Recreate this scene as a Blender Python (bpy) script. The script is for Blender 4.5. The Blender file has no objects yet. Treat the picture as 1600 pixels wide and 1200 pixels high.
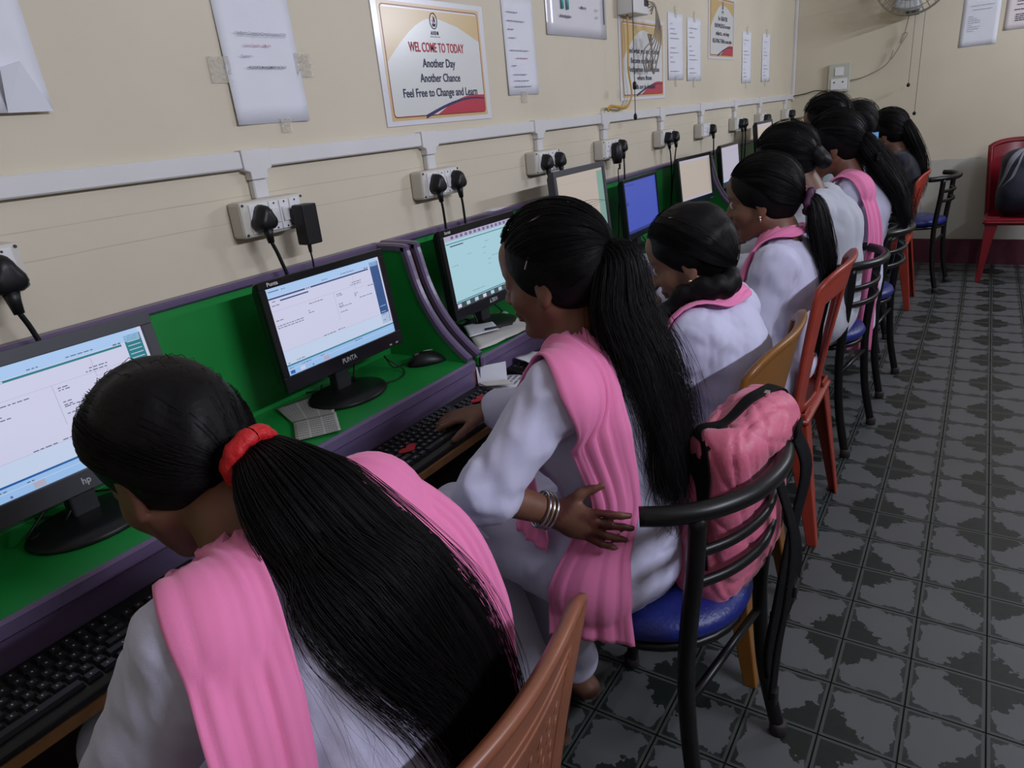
import bpy, math, random
import numpy as np
from mathutils import Vector, Matrix, noise

random.seed(7); RNG = np.random.RandomState(11)
scene = bpy.context.scene
COL = scene.collection
PI = math.pi
def V(*a): return np.array(a, float)

# ------------------------------------------------------------------ camera
cam_d = bpy.data.cameras.new('camera'); cam = bpy.data.objects.new('camera', cam_d); COL.objects.link(cam)
cam_d.sensor_width = 36.0; cam_d.lens = 24.19; cam_d.clip_start = 0.02; cam_d.clip_end = 60
_r = Vector((0.8381662, 0.53778719, -0.09089755)); _u = Vector((-0.12172359, 0.34689684, 0.92997094)); _f = Vector((-0.53165853, 0.76840583, -0.35621859))
M = Matrix((( _r.x, _u.x, -_f.x, 1.335), (_r.y, _u.y, -_f.y, 0.0), (_r.z, _u.z, -_f.z, 1.335), (0, 0, 0, 1)))
cam.matrix_world = M
scene.camera = cam

# ------------------------------------------------------------------ world, lights, exposure
w = bpy.data.worlds.new('world'); scene.world = w; w.use_nodes = True
w.node_tree.nodes['Background'].inputs[0].default_value = (0.55, 0.6, 0.75, 1); w.node_tree.nodes['Background'].inputs[1].default_value = 0.15
scene.view_settings.view_transform = 'Standard'; scene.view_settings.look = 'None'
scene.view_settings.gamma = 1.0; scene.view_settings.use_curve_mapping = False
scene.view_settings.exposure = -0.12
TUBE_POWER = 50.0
TUBES = [((3.13, 0.95, 2.22), 1.2), ((3.13, 4.7, 2.22), 1.2)]      # tube lights on the right-hand wall
ROOM_X, Y0, Y1, ROOM_Z = 3.25, -1.6, 6.25, 2.9

# ------------------------------------------------------------------ helpers
def link(o, parent=None):
    COL.objects.link(o)
    if parent is not None: o.parent = parent
    return o
def tag(o, label=None, cat=None, group=None, kind=None):
    if label: o['label'] = label
    if cat: o['category'] = cat
    if group: o['group'] = group
    if kind: o['kind'] = kind
    return o
def thing(name, label, cat, loc=(0, 0, 0), rotz=0.0, group=None):
    o = bpy.data.objects.new(name, None); link(o); o.empty_display_size = 0.05
    o.location = loc; o.rotation_euler = (0, 0, rotz)
    return tag(o, label, cat, group)
def mesh_obj(name, verts, faces, mat=None, parent=None, smooth=False, mats=None, midx=None):
    me = bpy.data.meshes.new(name)
    if isinstance(verts, np.ndarray): verts = verts.tolist()
    if isinstance(faces, np.ndarray): faces = faces.tolist()
    me.from_pydata(verts, [], faces); me.update()
    for m in (mats or ([mat] if mat else [])): me.materials.append(m)
    if midx is not None: me.polygons.foreach_set('material_index', np.asarray(midx, np.int32))
    if smooth: me.polygons.foreach_set('use_smooth', np.ones(len(me.polygons), bool))
    o = bpy.data.objects.new(name, me); return link(o, parent)
def dup_tree(root, loc=None, rotz=None, label=None, parent=None):
    c = root.copy(); COL.objects.link(c); c.parent = parent
    if loc is not None: c.location = loc
    if rotz is not None: c.rotation_euler = (0, 0, rotz)
    if label: c['label'] = label
    for ch in [x for x in root.children]:
        dup_tree(ch, parent=c)
    return c
class MB:
    """collects shapes of one mesh"""
    def __init__(s): s.v = []; s.f = []; s.m = []
    def add(s, v, f, m=0):
        o = len(s.v); s.v += [tuple(map(float, p)) for p in v]; s.f += [tuple(i + o for i in q) for q in f]; s.m += [m] * len(f)
        return s
    def box(s, a, b, m=0, bev=0.0):
        x0, y0, z0 = a; x1, y1, z1 = b
        if bev <= 0:
            v = [(x0, y0, z0), (x1, y0, z0), (x1, y1, z0), (x0, y1, z0), (x0, y0, z1), (x1, y0, z1), (x1, y1, z1), (x0, y1, z1)]
            return s.add(v, [(0, 3, 2, 1), (4, 5, 6, 7), (0, 1, 5, 4), (1, 2, 6, 5), (2, 3, 7, 6), (3, 0, 4, 7)], m)
        e = min(bev, (x1 - x0) / 2.01, (y1 - y0) / 2.01, (z1 - z0) / 2.01)
        v = []
        idx = {}
        for ix, X in enumerate((x0, x1)):
            for iy, Y in enumerate((y0, y1)):
                for iz, Z in enumerate((z0, z1)):
                    sx, sy, sz = (1 - 2 * ix) * e, (1 - 2 * iy) * e, (1 - 2 * iz) * e
                    for k, p in enumerate(((X, Y + sy, Z + sz), (X + sx, Y, Z + sz), (X + sx, Y + sy, Z))):
                        idx[(ix, iy, iz, k)] = len(v); v.append(p)
        f = []
        g = lambda *a: idx[a]
        for i in (0, 1):
            q = [g(i, 0, 0, 0), g(i, 1, 0, 0), g(i, 1, 1, 0), g(i, 0, 1, 0)]; f.append(q if i else q[::-1])
            q = [g(0, i, 0, 1), g(1, i, 0, 1), g(1, i, 1, 1), g(0, i, 1, 1)]; f.append(q[::-1] if i else q)
            q = [g(0, 0, i, 2), g(1, 0, i, 2), g(1, 1, i, 2), g(0, 1, i, 2)]; f.append(q if i else q[::-1])
        for i in (0, 1):
            for j in (0, 1):
                q = [g(0, i, j, 1), g(0, i, j, 2), g(1, i, j, 2), g(1, i, j, 1)]; f.append(q if (i ^ j) else q[::-1])
                q = [g(i, 0, j, 0), g(i, 1, j, 0), g(i, 1, j, 2), g(i, 0, j, 2)]; f.append(q if (i ^ j) else q[::-1])
                q = [g(i, j, 0, 0), g(i, j, 0, 1), g(i, j, 1, 1), g(i, j, 1, 0)]; f.append(q if (i ^ j) else q[::-1])
        for i in (0, 1):
            for j in (0, 1):
                for k in (0, 1):
                    q = [g(i, j, k, 0), g(i, j, k, 1), g(i, j, k, 2)]; f.append(q if (i + j + k) % 2 else q[::-1])
        return s.add(v, f, m)
    def tube(s, pts, r, n=10, m=0, caps=True, sec=None):
        """tube along points; r number or list; sec = (a, b) elliptic factors"""
        P = [Vector(p) for p in pts]; N = len(P)
        R = [r] * N if not hasattr(r, '__len__') else list(r)
        T = [(P[min(i + 1, N - 1)] - P[max(i - 1, 0)]).normalized() for i in range(N)]
        up = Vector((0, 0, 1)) if abs(T[0].z) < .9 else Vector((1, 0, 0))
        a = T[0].cross(up).normalized(); v = []; f = []
        for i in range(N):
            a = (a - T[i] * a.dot(T[i])).normalized(); b = T[i].cross(a)
            for k in range(n):
                t = 2 * PI * k / n; sa, sb = sec or (1, 1)
                v.append(P[i] + a * (math.cos(t) * R[i] * sa) + b * (math.sin(t) * R[i] * sb))
        for i in range(N - 1):
            for k in range(n):
                k2 = (k + 1) % n; f.append((i * n + k, i * n + k2, (i + 1) * n + k2, (i + 1) * n + k))
        if caps: f.append(tuple(range(n))[::-1]); f.append(tuple((N - 1) * n + k for k in range(n)))
        return s.add(v, f, m)
    def prism(s, poly, axis, a, b, m=0):
        """polygon (2D list) extruded along axis 0/1/2 from a to b"""
        def mk(p, t):
            q = list(p); q.insert(axis, t); return tuple(q)
        n = len(poly); v = [mk(p, a) for p in poly] + [mk(p, b) for p in poly]
        f = [tuple(range(n))[::-1], tuple(range(n, 2 * n))] + [(i, (i + 1) % n, n + (i + 1) % n, n + i) for i in range(n)]
        return s.add(v, f, m)
    def lathe(s, prof, c=(0, 0, 0), n=24, m=0, sx=1, sy=1):
        v = []; f = []
        for r, z in prof:
            for k in range(n):
                t = 2 * PI * k / n; v.append((c[0] + r * math.cos(t) * sx, c[1] + r * math.sin(t) * sy, c[2] + z))
        for i in range(len(prof) - 1):
            for k in range(n):
                k2 = (k + 1) % n; f.append((i * n + k, i * n + k2, (i + 1) * n + k2, (i + 1) * n + k))
        f.append(tuple(range(n))[::-1]); f.append(tuple((len(prof) - 1) * n + k for k in range(n)))
        return s.add(v, f, m)
    def quad(s, a, b, c, d, m=0): return s.add([a, b, c, d], [(0, 1, 2, 3)], m)
    def build(s, name, mat, parent=None, smooth=False, bevel=0.0, auto=None):
        mats = mat if isinstance(mat, (list, tuple)) else [mat]
        o = mesh_obj(name, s.v, s.f, parent=parent, mats=mats, midx=s.m, smooth=smooth)
        fix_normals(o.data)
        if bevel:
            b = o.modifiers.new('bevel', 'BEVEL'); b.width = bevel; b.segments = 2; b.limit_method = 'ANGLE'; b.angle_limit = math.radians(40)
        return o
import bmesh
def fix_normals(me):
    bm = bmesh.new(); bm.from_mesh(me); bmesh.ops.recalc_face_normals(bm, faces=bm.faces); bm.to_mesh(me); bm.free()
def spline(pts, n=40):
    """Catmull-Rom through pts (any dimension) -> n samples"""
    P = np.asarray(pts, float); P = np.vstack([2 * P[0] - P[1], P, 2 * P[-1] - P[-2]]); m = len(P) - 3
    out = []
    for t in np.linspace(0, m - 1e-9, n):
        i = int(t); u = t - i; a, b, c, d = P[i], P[i + 1], P[i + 2], P[i + 3]
        out.append(.5 * ((2 * b) + (-a + c) * u + (2 * a - 5 * b + 4 * c - d) * u * u + (-a + 3 * b - 3 * c + d) * u ** 3))
    return np.array(out)

# ------------------------------------------------------------------ materials
MATS = {}
def mat(name, col, rough=.5, metal=0.0, var=0.0, vscale=8.0, bump=0.0, bscale=40.0, spec=.5, emit=None, estr=0.0, sheen=0.0, coat=0.0, alpha=1.0, sss=0.0, bstretch=None, trans=0.0):
    if name in MATS: return MATS[name]
    m = bpy.data.materials.new(name); m.use_nodes = True; nt = m.node_tree; N = nt.nodes; L = nt.links
    p = N['Principled BSDF']; c = (*col, 1)
    p.inputs['Base Color'].default_value = c; p.inputs['Roughness'].default_value = rough; p.inputs['Metallic'].default_value = metal
    p.inputs['Specular IOR Level'].default_value = spec
    p.inputs['Sheen Weight'].default_value = sheen; p.inputs['Coat Weight'].default_value = coat; p.inputs['Alpha'].default_value = alpha
    if trans: p.inputs['Transmission Weight'].default_value = trans
    if sss: p.inputs['Subsurface Weight'].default_value = sss; p.inputs['Subsurface Radius'].default_value = (.01, .004, .002); p.inputs['Subsurface Scale'].default_value = .5
    if emit: p.inputs['Emission Color'].default_value = (*emit, 1); p.inputs['Emission Strength'].default_value = estr
    if var or bump:
        tc = N.new('ShaderNodeTexCoord')
    if var:
        n1 = N.new('ShaderNodeTexNoise'); n1.inputs['Scale'].default_value = vscale; n1.inputs['Detail'].default_value = 5
        L.new(tc.outputs['Object'], n1.inputs['Vector'])
        mx = N.new('ShaderNodeMixRGB'); mx.blend_type = 'MULTIPLY'; mx.inputs[0].default_value = 1
        cr = N.new('ShaderNodeValToRGB'); cr.color_ramp.elements[0].position = .3; cr.color_ramp.elements[1].position = .7
        lo = 1 - var; cr.color_ramp.elements[0].color = (lo, lo, lo, 1); cr.color_ramp.elements[1].color = (1, 1, 1, 1)
        L.new(n1.outputs[0], cr.inputs[0]); mx.inputs[1].default_value = c; L.new(cr.outputs[0], mx.inputs[2]); L.new(mx.outputs[0], p.inputs['Base Color'])
    if bump:
        n2 = N.new('ShaderNodeTexNoise'); n2.inputs['Scale'].default_value = bscale; n2.inputs['Detail'].default_value = 3
        if bstretch:
            mp = N.new('ShaderNodeMapping'); mp.inputs['Scale'].default_value = bstretch; L.new(tc.outputs['Object'], mp.inputs['Vector']); L.new(mp.outputs[0], n2.inputs['Vector'])
        else: L.new(tc.outputs['Object'], n2.inputs['Vector'])
        b = N.new('ShaderNodeBump'); b.inputs['Strength'].default_value = bump; b.inputs['Distance'].default_value = .01
        L.new(n2.outputs[0], b.inputs['Height']); L.new(b.outputs[0], p.inputs['Normal'])
    MATS[name] = m; return m
def emat(name, col, s=1.0):
    return mat(name, (0.02, 0.02, 0.02), rough=.35, emit=col, estr=s)
white_pvc = mat('white_pvc', (.70, .68, .68), .4, var=.06, vscale=6)
box_pvc = mat('grey_pvc', (.62, .58, .52), .45, var=.08, vscale=15)
module_pvc = mat('module_pvc', (.78, .77, .78), .3)
black_pl = mat('black_plastic', (.008, .008, .009), .42, spec=.35)
black_gl = mat('black_gloss', (.01, .01, .012), .18)
dark_pl = mat('dark_plastic', (.02, .02, .024), .45)
screw_m = mat('dark_screw', (.06, .05, .05), .5, metal=.5)
green = mat('green_laminate', (.012, .25, .045), .38, var=.12, vscale=5)
purple = mat('purple_edging', (.135, .095, .185), .32, var=.15, vscale=8)
redgap = mat('red_brown_board', (.20, .05, .05), .6)
wood = mat('orange_wood_edge', (.36, .17, .05), .5, var=.35, vscale=25)
paper_m = mat('paper_white', (.76, .76, .82), .7, var=.04, vscale=10)
paper_w = mat('paper_warm', (.66, .62, .60), .8, var=.12, vscale=12)
lam_m = mat('laminate_border', (.70, .68, .72), .22)
ink = mat('ink_navy', (.02, .02, .07), .6)
ink_grey = mat('ink_grey', (.20, .20, .28), .6)
ink_red = mat('ink_red', (.50, .02, .04), .6)
ink_pink = mat('ink_pink', (.55, .22, .33), .6)
tape_m = mat('clear_tape', (.75, .70, .60), .12, alpha=.45, bump=.9, bscale=140, spec=.9)

# ------------------------------------------------------------------ text
def text_mesh(body, size=.02, bold=0.0, sx=1.0, align='CENTER'):
    cu = bpy.data.curves.new('t', 'FONT'); cu.body = body; cu.size = size; cu.align_x = align; cu.align_y = 'CENTER'; cu.offset = bold; cu.resolution_u = 3
    o = bpy.data.objects.new('t', cu); COL.objects.link(o)
    dg = bpy.context.evaluated_depsgraph_get(); me = bpy.data.meshes.new_from_object(o.evaluated_get(dg))
    v = np.zeros(len(me.vertices) * 3); me.vertices.foreach_get('co', v); v = v.reshape(-1, 3)[:, :2] * V(sx, 1)
    f = [tuple(p.vertices) for p in me.polygons]
    bpy.data.objects.remove(o); bpy.data.curves.remove(cu); bpy.data.meshes.remove(me)
    return v, f
def lettering(parent, body, size, c, m, bold=0.0, sx=1.0, align='CENTER', plane='x', name='lettering', off=.0012, fit=None):
    """flat lettering; plane 'x' faces +x (reads along +y), 'y' faces -y (reads along +x), 'z' faces +z"""
    v, f = text_mesh(body, size, bold, sx, align)
    if fit:
        wd = v[:, 0].max() - v[:, 0].min(); v = v * V(fit / wd, 1)
    if plane == 'x': P = [(c[0] + off, c[1] + a, c[2] + b) for a, b in v]
    elif plane == 'y': P = [(c[0] + a, c[1] - off, c[2] + b) for a, b in v]
    else: P = [(c[0] + a, c[1] + b, c[2] + off) for a, b in v]
    return mesh_obj(name, P, f, m, parent)

# ------------------------------------------------------------------ room shell
def node_wall(name, kind):
    m = bpy.data.materials.new(name); m.use_nodes = True; nt = m.node_tree; N = nt.nodes; L = nt.links; p = N['Principled BSDF']
    p.inputs['Roughness'].default_value = .55; p.inputs['Specular IOR Level'].default_value = .35
    g = N.new('ShaderNodeNewGeometry'); sep = N.new('ShaderNodeSeparateXYZ'); L.new(g.outputs['Position'], sep.inputs[0])
    n = N.new('ShaderNodeTexNoise'); n.inputs['Scale'].default_value = 1.6; n.inputs['Detail'].default_value = 6; L.new(g.outputs['Position'], n.inputs['Vector'])
    cr = N.new('ShaderNodeValToRGB'); e = cr.color_ramp.elements; e[0].position = .3; e[1].position = .75
    e[0].color = (.60, .53, .41, 1); e[1].color = (.69, .615, .48, 1); L.new(n.outputs[0], cr.inputs[0])
    col = cr.outputs[0]
    def math_(op, a, b=None):
        q = N.new('ShaderNodeMath'); q.operation = op
        for i, x in enumerate((a, b)):
            if x is None: continue
            if isinstance(x, (int, float)): q.inputs[i].default_value = x
            else: L.new(x, q.inputs[i])
        return q.outputs[0]
    def mix(fac, a, b):
        q = N.new('ShaderNodeMixRGB'); L.new(fac, q.inputs[0])
        for i, x in ((1, a), (2, b)):
            if isinstance(x, tuple): q.inputs[i].default_value = (*x, 1)
            else: L.new(x, q.inputs[i])
        return q.outputs[0]
    n2 = N.new('ShaderNodeTexNoise'); n2.inputs['Scale'].default_value = 9; n2.inputs['Detail'].default_value = 8; L.new(g.outputs['Position'], n2.inputs['Vector'])
    if kind == 'left':
        # hairline joints and scuffs in the paint under the trunking
        for z0 in (1.235, 1.185):
            d = math_('ABSOLUTE', math_('SUBTRACT', math_('ADD', sep.outputs[2], math_('MULTIPLY', n.outputs[0], .012)), z0 + .006))
            fac = math_('MULTIPLY', math_('LESS_THAN', d, .0011), math_('MULTIPLY', n2.outputs[0], .75))
            col = mix(fac, col, (.36, .30, .22))
    else:
        # grey, damp-stained band of repaint below a ragged edge
        edge = math_('ADD', math_('MULTIPLY', math_('SUBTRACT', n2.outputs[0], .5), .035), .77)
        low = math_('LESS_THAN', sep.outputs[2], edge)
        col = mix(math_('MULTIPLY', low, .85), col, (.46, .45, .41))
        ed = math_('ABSOLUTE', math_('SUBTRACT', sep.outputs[2], .775)); n3 = N.new('ShaderNodeTexNoise'); n3.inputs['Scale'].default_value = 5; L.new(g.outputs['Position'], n3.inputs['Vector'])
        cr3 = math_('MULTIPLY', math_('LESS_THAN', ed, math_('MULTIPLY', math_('SUBTRACT', n3.outputs[0], .42), .12)), .8)
        col = mix(cr3, col, (.30, .28, .24))
    L.new(col, p.inputs['Base Color'])
    b = N.new('ShaderNodeBump'); b.inputs['Strength'].default_value = .12; b.inputs['Distance'].default_value = .01; L.new(n2.outputs[0], b.inputs['Height']); L.new(b.outputs[0], p.inputs['Normal'])
    return m
wl = node_wall('cream_wall_paint', 'left'); wf = node_wall('cream_far_wall_paint', 'far')
ceil_m = mat('ceiling_white', (.72, .70, .66), .8)
def struct(name, a, b, m, **k):
    o = MB().box(a, b).build(name, m); o['kind'] = 'structure'; return o
struct('wall_left', (-.12, Y0 - .12, -.05), (0, Y1 + .12, ROOM_Z), wl)
struct('wall_far', (0, Y1, -.05), (ROOM_X + .12, Y1 + .12, ROOM_Z), wf)
struct('wall_right', (ROOM_X, Y0 - .12, -.05), (ROOM_X + .12, Y1, ROOM_Z), wl)
struct('wall_back', (0, Y0 - .12, -.05), (ROOM_X, Y0, ROOM_Z), wl)
struct('ceiling', (-.12, Y0 - .12, ROOM_Z), (ROOM_X + .12, Y1 + .12, ROOM_Z + .1), ceil_m)
maroon = mat('maroon_skirting', (.10, .018, .035), .45, var=.2)
struct('baseboard_far', (0, Y1 - .012, 0), (ROOM_X - .012, Y1, .185), maroon)
struct('baseboard_right', (ROOM_X - .012, Y0, 0), (ROOM_X, Y1 - .012, .185), maroon)

# floor: patterned square tiles, each a piece of its own
def tile_material():
    m = bpy.data.materials.new('floor_tile_print'); m.use_nodes = True; nt = m.node_tree; N = nt.nodes; L = nt.links; p = N['Principled BSDF']
    def mt(op, a, b=None, c=None):
        q = N.new('ShaderNodeMath'); q.operation = op
        for i, x in enumerate((a, b, c)):
            if x is None: continue
            if isinstance(x, (int, float)): q.inputs[i].default_value = x
            else: L.new(x, q.inputs[i])
        return q.outputs[0]
    def mix(fac, a, b):
        q = N.new('ShaderNodeMixRGB')
        if isinstance(fac, (int, float)): q.inputs[0].default_value = fac
        else: L.new(fac, q.inputs[0])
        for i, x in ((1, a), (2, b)):
            if isinstance(x, tuple): q.inputs[i].default_value = (*x, 1)
            else: L.new(x, q.inputs[i])
        return q.outputs[0]
    g = N.new('ShaderNodeNewGeometry'); sep = N.new('ShaderNodeSeparateXYZ'); L.new(g.outputs['Position'], sep.inputs[0])
    nz = N.new('ShaderNodeTexNoise'); nz.inputs['Scale'].default_value = 60; nz.inputs['Detail'].default_value = 3; L.new(g.outputs['Position'], nz.inputs['Vector'])
    nw = mt('SUBTRACT', nz.outputs[0], .5)
    U = mt('DIVIDE', mt('SUBTRACT', sep.outputs[0], TX0), TDX); W = mt('DIVIDE', mt('SUBTRACT', sep.outputs[1], TY0), TDY)
    # distance to the nearest line (in cells), distance to nearest bush corner (even lines)
    def dline(x): return mt('ABSOLUTE', mt('SUBTRACT', x, mt('ROUND', x)))
    def dbush(x): return mt('ABSOLUTE', mt('SUBTRACT', mt('DIVIDE', x, 2), mt('ROUND', mt('DIVIDE', x, 2))))
    du, dw = dline(U), dline(W); bu, bw = mt('MULTIPLY', dbush(U), 2), mt('MULTIPLY', dbush(W), 2)
    base = (.155, .165, .172)
    n2 = N.new('ShaderNodeTexNoise'); n2.inputs['Scale'].default_value = 3; n2.inputs['Detail'].default_value = 4; L.new(g.outputs['Position'], n2.inputs['Vector'])
    cr = N.new('ShaderNodeValToRGB'); cr.color_ramp.elements[0].color = (.080, .083, .086, 1); cr.color_ramp.elements[1].color = (.120, .124, .126, 1); L.new(n2.outputs[0], cr.inputs[0])
    col = cr.outputs[0]
    # scalloped dark leaf fringe along lines away from the bush
    wave_u = mt('MULTIPLY', mt('ADD', mt('SINE', mt('MULTIPLY', W, 2 * PI * 2)), 1.0), .028)
    wave_w = mt('MULTIPLY', mt('ADD', mt('SINE', mt('MULTIPLY', U, 2 * PI * 2)), 1.0), .028)
    fr = mt('ADD', mt('MULTIPLY', nw, .16), .058)
    f1 = mt('LESS_THAN', du, mt('ADD', fr, wave_u)); f2 = mt('LESS_THAN', dw, mt('ADD', fr, wave_w))
    fringe = mt('MAXIMUM', f1, f2)
    leaf = (.012, .016, .014)
    col = mix(mt('MULTIPLY', fringe, .9), col, leaf)
    # little diamond at plain crossings
    cross = mt('LESS_THAN', mt('ADD', du, dw), mt('ADD', mt('MULTIPLY', nw, .2), .24)); col = mix(mt('MULTIPLY', cross, .85), col, leaf)
    # ragged bush around every second crossing
    rad = mt('SQRT', mt('ADD', mt('POWER', bu, 2), mt('POWER', bw, 2)))
    ang = mt('ARCTAN2', bw, bu); lob = mt('MULTIPLY', mt('ABSOLUTE', mt('SINE', mt('MULTIPLY', ang, 4))), .10)
    bush = mt('LESS_THAN', rad, mt('ADD', mt('ADD', lob, mt('MULTIPLY', nw, .36)), .46))
    crb = N.new('ShaderNodeValToRGB'); crb.color_ramp.elements[0].color = (.006, .009, .0075, 1); crb.color_ramp.elements[1].color = (.017, .023, .019, 1); L.new(nz.outputs[0], crb.inputs[0])
    col = mix(bush, col, crb.outputs[0])
    # light double band and dark centre along the joints
    band = mt('MAXIMUM', mt('LESS_THAN', du, .052), mt('LESS_THAN', dw, .052)); col = mix(mt('MULTIPLY', band, .85), col, (.066, .076, .070))
    core = mt('MAXIMUM', mt('LESS_THAN', du, .014), mt('LESS_THAN', dw, .014)); col = mix(core, col, (.010, .012, .011))
    L.new(col, p.inputs['Base Color']); p.inputs['Roughness'].default_value = .42; p.inputs['Specular IOR Level'].default_value = .4
    return m
TX0, TY0, TDX, TDY = 1.185, 1.612, .1555, .1685        # a bush crossing, and the pitch of the tiles
tile_m = tile_material()
fl = struct('floor', (0, Y0, -.05), (ROOM_X, Y1, -.004), mat('floor_bed', (.03, .03, .028), .9))
GAP = .0012
tme = MB().box((GAP, GAP, -.004), (TDX - GAP, TDY - GAP, 0)); tile0 = None
vis = []
for i in range(-5, 4):
    for j in range(-5, 27):
        vis.append((i, j))
vis = [c for c in vis if Y0 < TY0 + c[1] * TDY and TY0 + (c[1] + 1) * TDY <= Y1 - .012][:300]
for (i, j) in vis:
    if tile0 is None:
        tile0 = tme.build('tile', tile_m, fl); t = tile0
    else:
        t = tile0.copy(); COL.objects.link(t); t.parent = fl
    t.location = (TX0 + i * TDX, TY0 + j * TDY, 0)
sv = set(vis); rest = MB()
for i in range(-8, 14):
    for j in range(-20, 29):
        if (i, j) in sv: continue
        x0, x1 = max(TX0 + i * TDX, .001), min(TX0 + (i + 1) * TDX, ROOM_X - .013); y0, y1 = max(TY0 + j * TDY, Y0), min(TY0 + (j + 1) * TDY, Y1 - .013)
        if x1 - x0 > .01 and y1 - y0 > .01: rest.box((x0 + GAP, y0 + GAP, -.004), (x1 - GAP, y1 - GAP, 0))
rest.build('tiles', tile_m, fl)['kind'] = 'stuff'

# tube lights on the right wall
tube_glow = emat('tube_glow', (.80, .85, 1.0), 6.0); fix_m = mat('lamp_white', (.75, .75, .75), .4)
for n_, ((x, y, z), ln) in enumerate(TUBES):
    t = thing('tube_light', ['long white tube light on the right-hand wall nearer the camera', 'long white tube light on the right-hand wall near the far corner'][n_], 'lamp', (x, y, z))
    MB().box((.06, -ln / 2 - .05, -.03), (ROOM_X - x, ln / 2 + .05, .03), bev=.008).build('housing', fix_m, t)
    MB().tube([(.02, -ln / 2, 0), (.02, ln / 2, 0)], .014, 12).build('tube', tube_glow, t, smooth=True)
    for s in (-1, 1): MB().box((0, s * ln / 2 - .02, -.02), (.06, s * ln / 2 + .02, .02), bev=.004).build('lamp_holder', fix_m, t)
    ld = bpy.data.lights.new('tube_lamp', 'AREA'); ld.shape = 'RECTANGLE'; ld.size = ln; ld.size_y = .05; ld.energy = TUBE_POWER; ld.color = (.80, .85, 1.0)
    lo = bpy.data.objects.new('tube_lamp', ld); link(lo, t); lo.location = (-.01, 0, 0)
    lo.rotation_euler = Matrix(((0, 0, 1), (-1, 0, 0), (0, -1, 0))).to_euler() if False else (0, math.radians(90 - 12), 0)
    ld.size, ld.size_y = .05, ln

# ------------------------------------------------------------------ cable trunking and sockets on the left wall
SOCK_Y = [.42, 1.015, 1.612, 2.227, 2.76, 3.397, 3.99, 4.63, 5.22, 5.98]
tr = thing('cable_trunking', 'long white plastic cable trunking running along the cream wall above the sockets', 'trunking', (0, 0, 1.308))
edges = [Y0 + .01] + SOCK_Y + [Y1 - .03]
for i in range(len(edges) - 1):
    a = edges[i] + (.035 if i else 0); b = edges[i + 1] - (.035 if i < len(edges) - 2 else 0)
    MB().box((0, a, -.018), (.019, b, .018), bev=.003).build('duct', white_pvc, tr)
for y in SOCK_Y:
    MB().prism([(y - .036, .0205), (y + .036, .0205), (y + .036, -.0205), (y + .022, -.026), (y + .022, -.042), (y - .022, -.042), (y - .022, -.026), (y - .036, -.0205)], 0, 0, .0225).build('tee_cover', white_pvc, tr, bevel=.002)
    MB().box((0, y - .019, -.083), (.018, y + .019, -.0425), bev=.003).build('drop_duct', white_pvc, tr)
MB().box((0, Y1 - .028, -.03), (.02, Y1, ROOM_Z - 1.308), bev=.003).build('corner_duct', white_pvc, tr)

def socket_box():
    t = thing('socket_box', '', 'socket', (0, 0, 1.188), group='surface sockets along the cream wall')
    o = MB().box((0, -.086, -.038), (.045, .086, .038)).build('back_box', box_pvc, t, bevel=.007)
    for y0, wd, kind in ((-.066, .050, 'socket_module'), (-.0145, .0265, 'switch_module'), (.0135, .0265, 'switch_module'), (.0415, .030, 'socket_module')):
        z = .031
        m = MB().box((.044, y0, -z), (.0485, y0 + wd, z), bev=.0012).build(kind, module_pvc, t)
        if kind == 'switch_module':
            MB().prism([(.0484, -.016), (.0535, -.014), (.0505, .016), (.0484, .016)], 1, y0 + .004, y0 + wd - .004).add([], []).build('rocker', white_pvc, m)
        else:
            for (a, b, r) in ((0, .012, .0032), (-.009, -.007, .0026), (.009, -.007, .0026)):
                MB().tube([(.0484, y0 + wd / 2 + a, b), (.0489, y0 + wd / 2 + a, b)], r, 10).build('pin_hole', screw_m, m)
        for s in (-1, 1): MB().tube([(.048, y0 + wd / 2, s * .0265), (.0491, y0 + wd / 2, s * .0265)], .0023, 8).build('screw', screw_m, m)
    for a in (-1, 1):
        for b in (-1, 1): MB().tube([(.044, a * .079, b * .031), (.0459, a * .079, b * .031)], .003, 8).build('screw', screw_m, t)
    return t
ORD = ['first', 'second', 'third', 'fourth', 'fifth', 'sixth', 'seventh', 'eighth', 'ninth', 'tenth']
sb = socket_box()
SL = ['cream socket box cut by the left edge of the picture, one big plug in it', 'cream socket box with one plug and a square black adapter',
      'cream socket box under the welcome poster, two black plugs', 'cream socket box with two plugs, left of the pale tall monitor', 'cream socket box with a rounded black adapter and a plug, under the yellow cable',
      'sixth cream socket box from the left, two plugs with crossing cables', 'cream socket box with only one black plug', 'eighth cream socket box from the left, two plugs',
      'ninth cream socket box from the left, small in the distance', 'cream socket box nearest the far corner']
for i, y in enumerate(SOCK_Y):
    if i == 0: sb.location.y = y; sb['label'] = SL[0]
    else: dup_tree(sb, (0, y, 1.188), label=SL[i])

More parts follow.
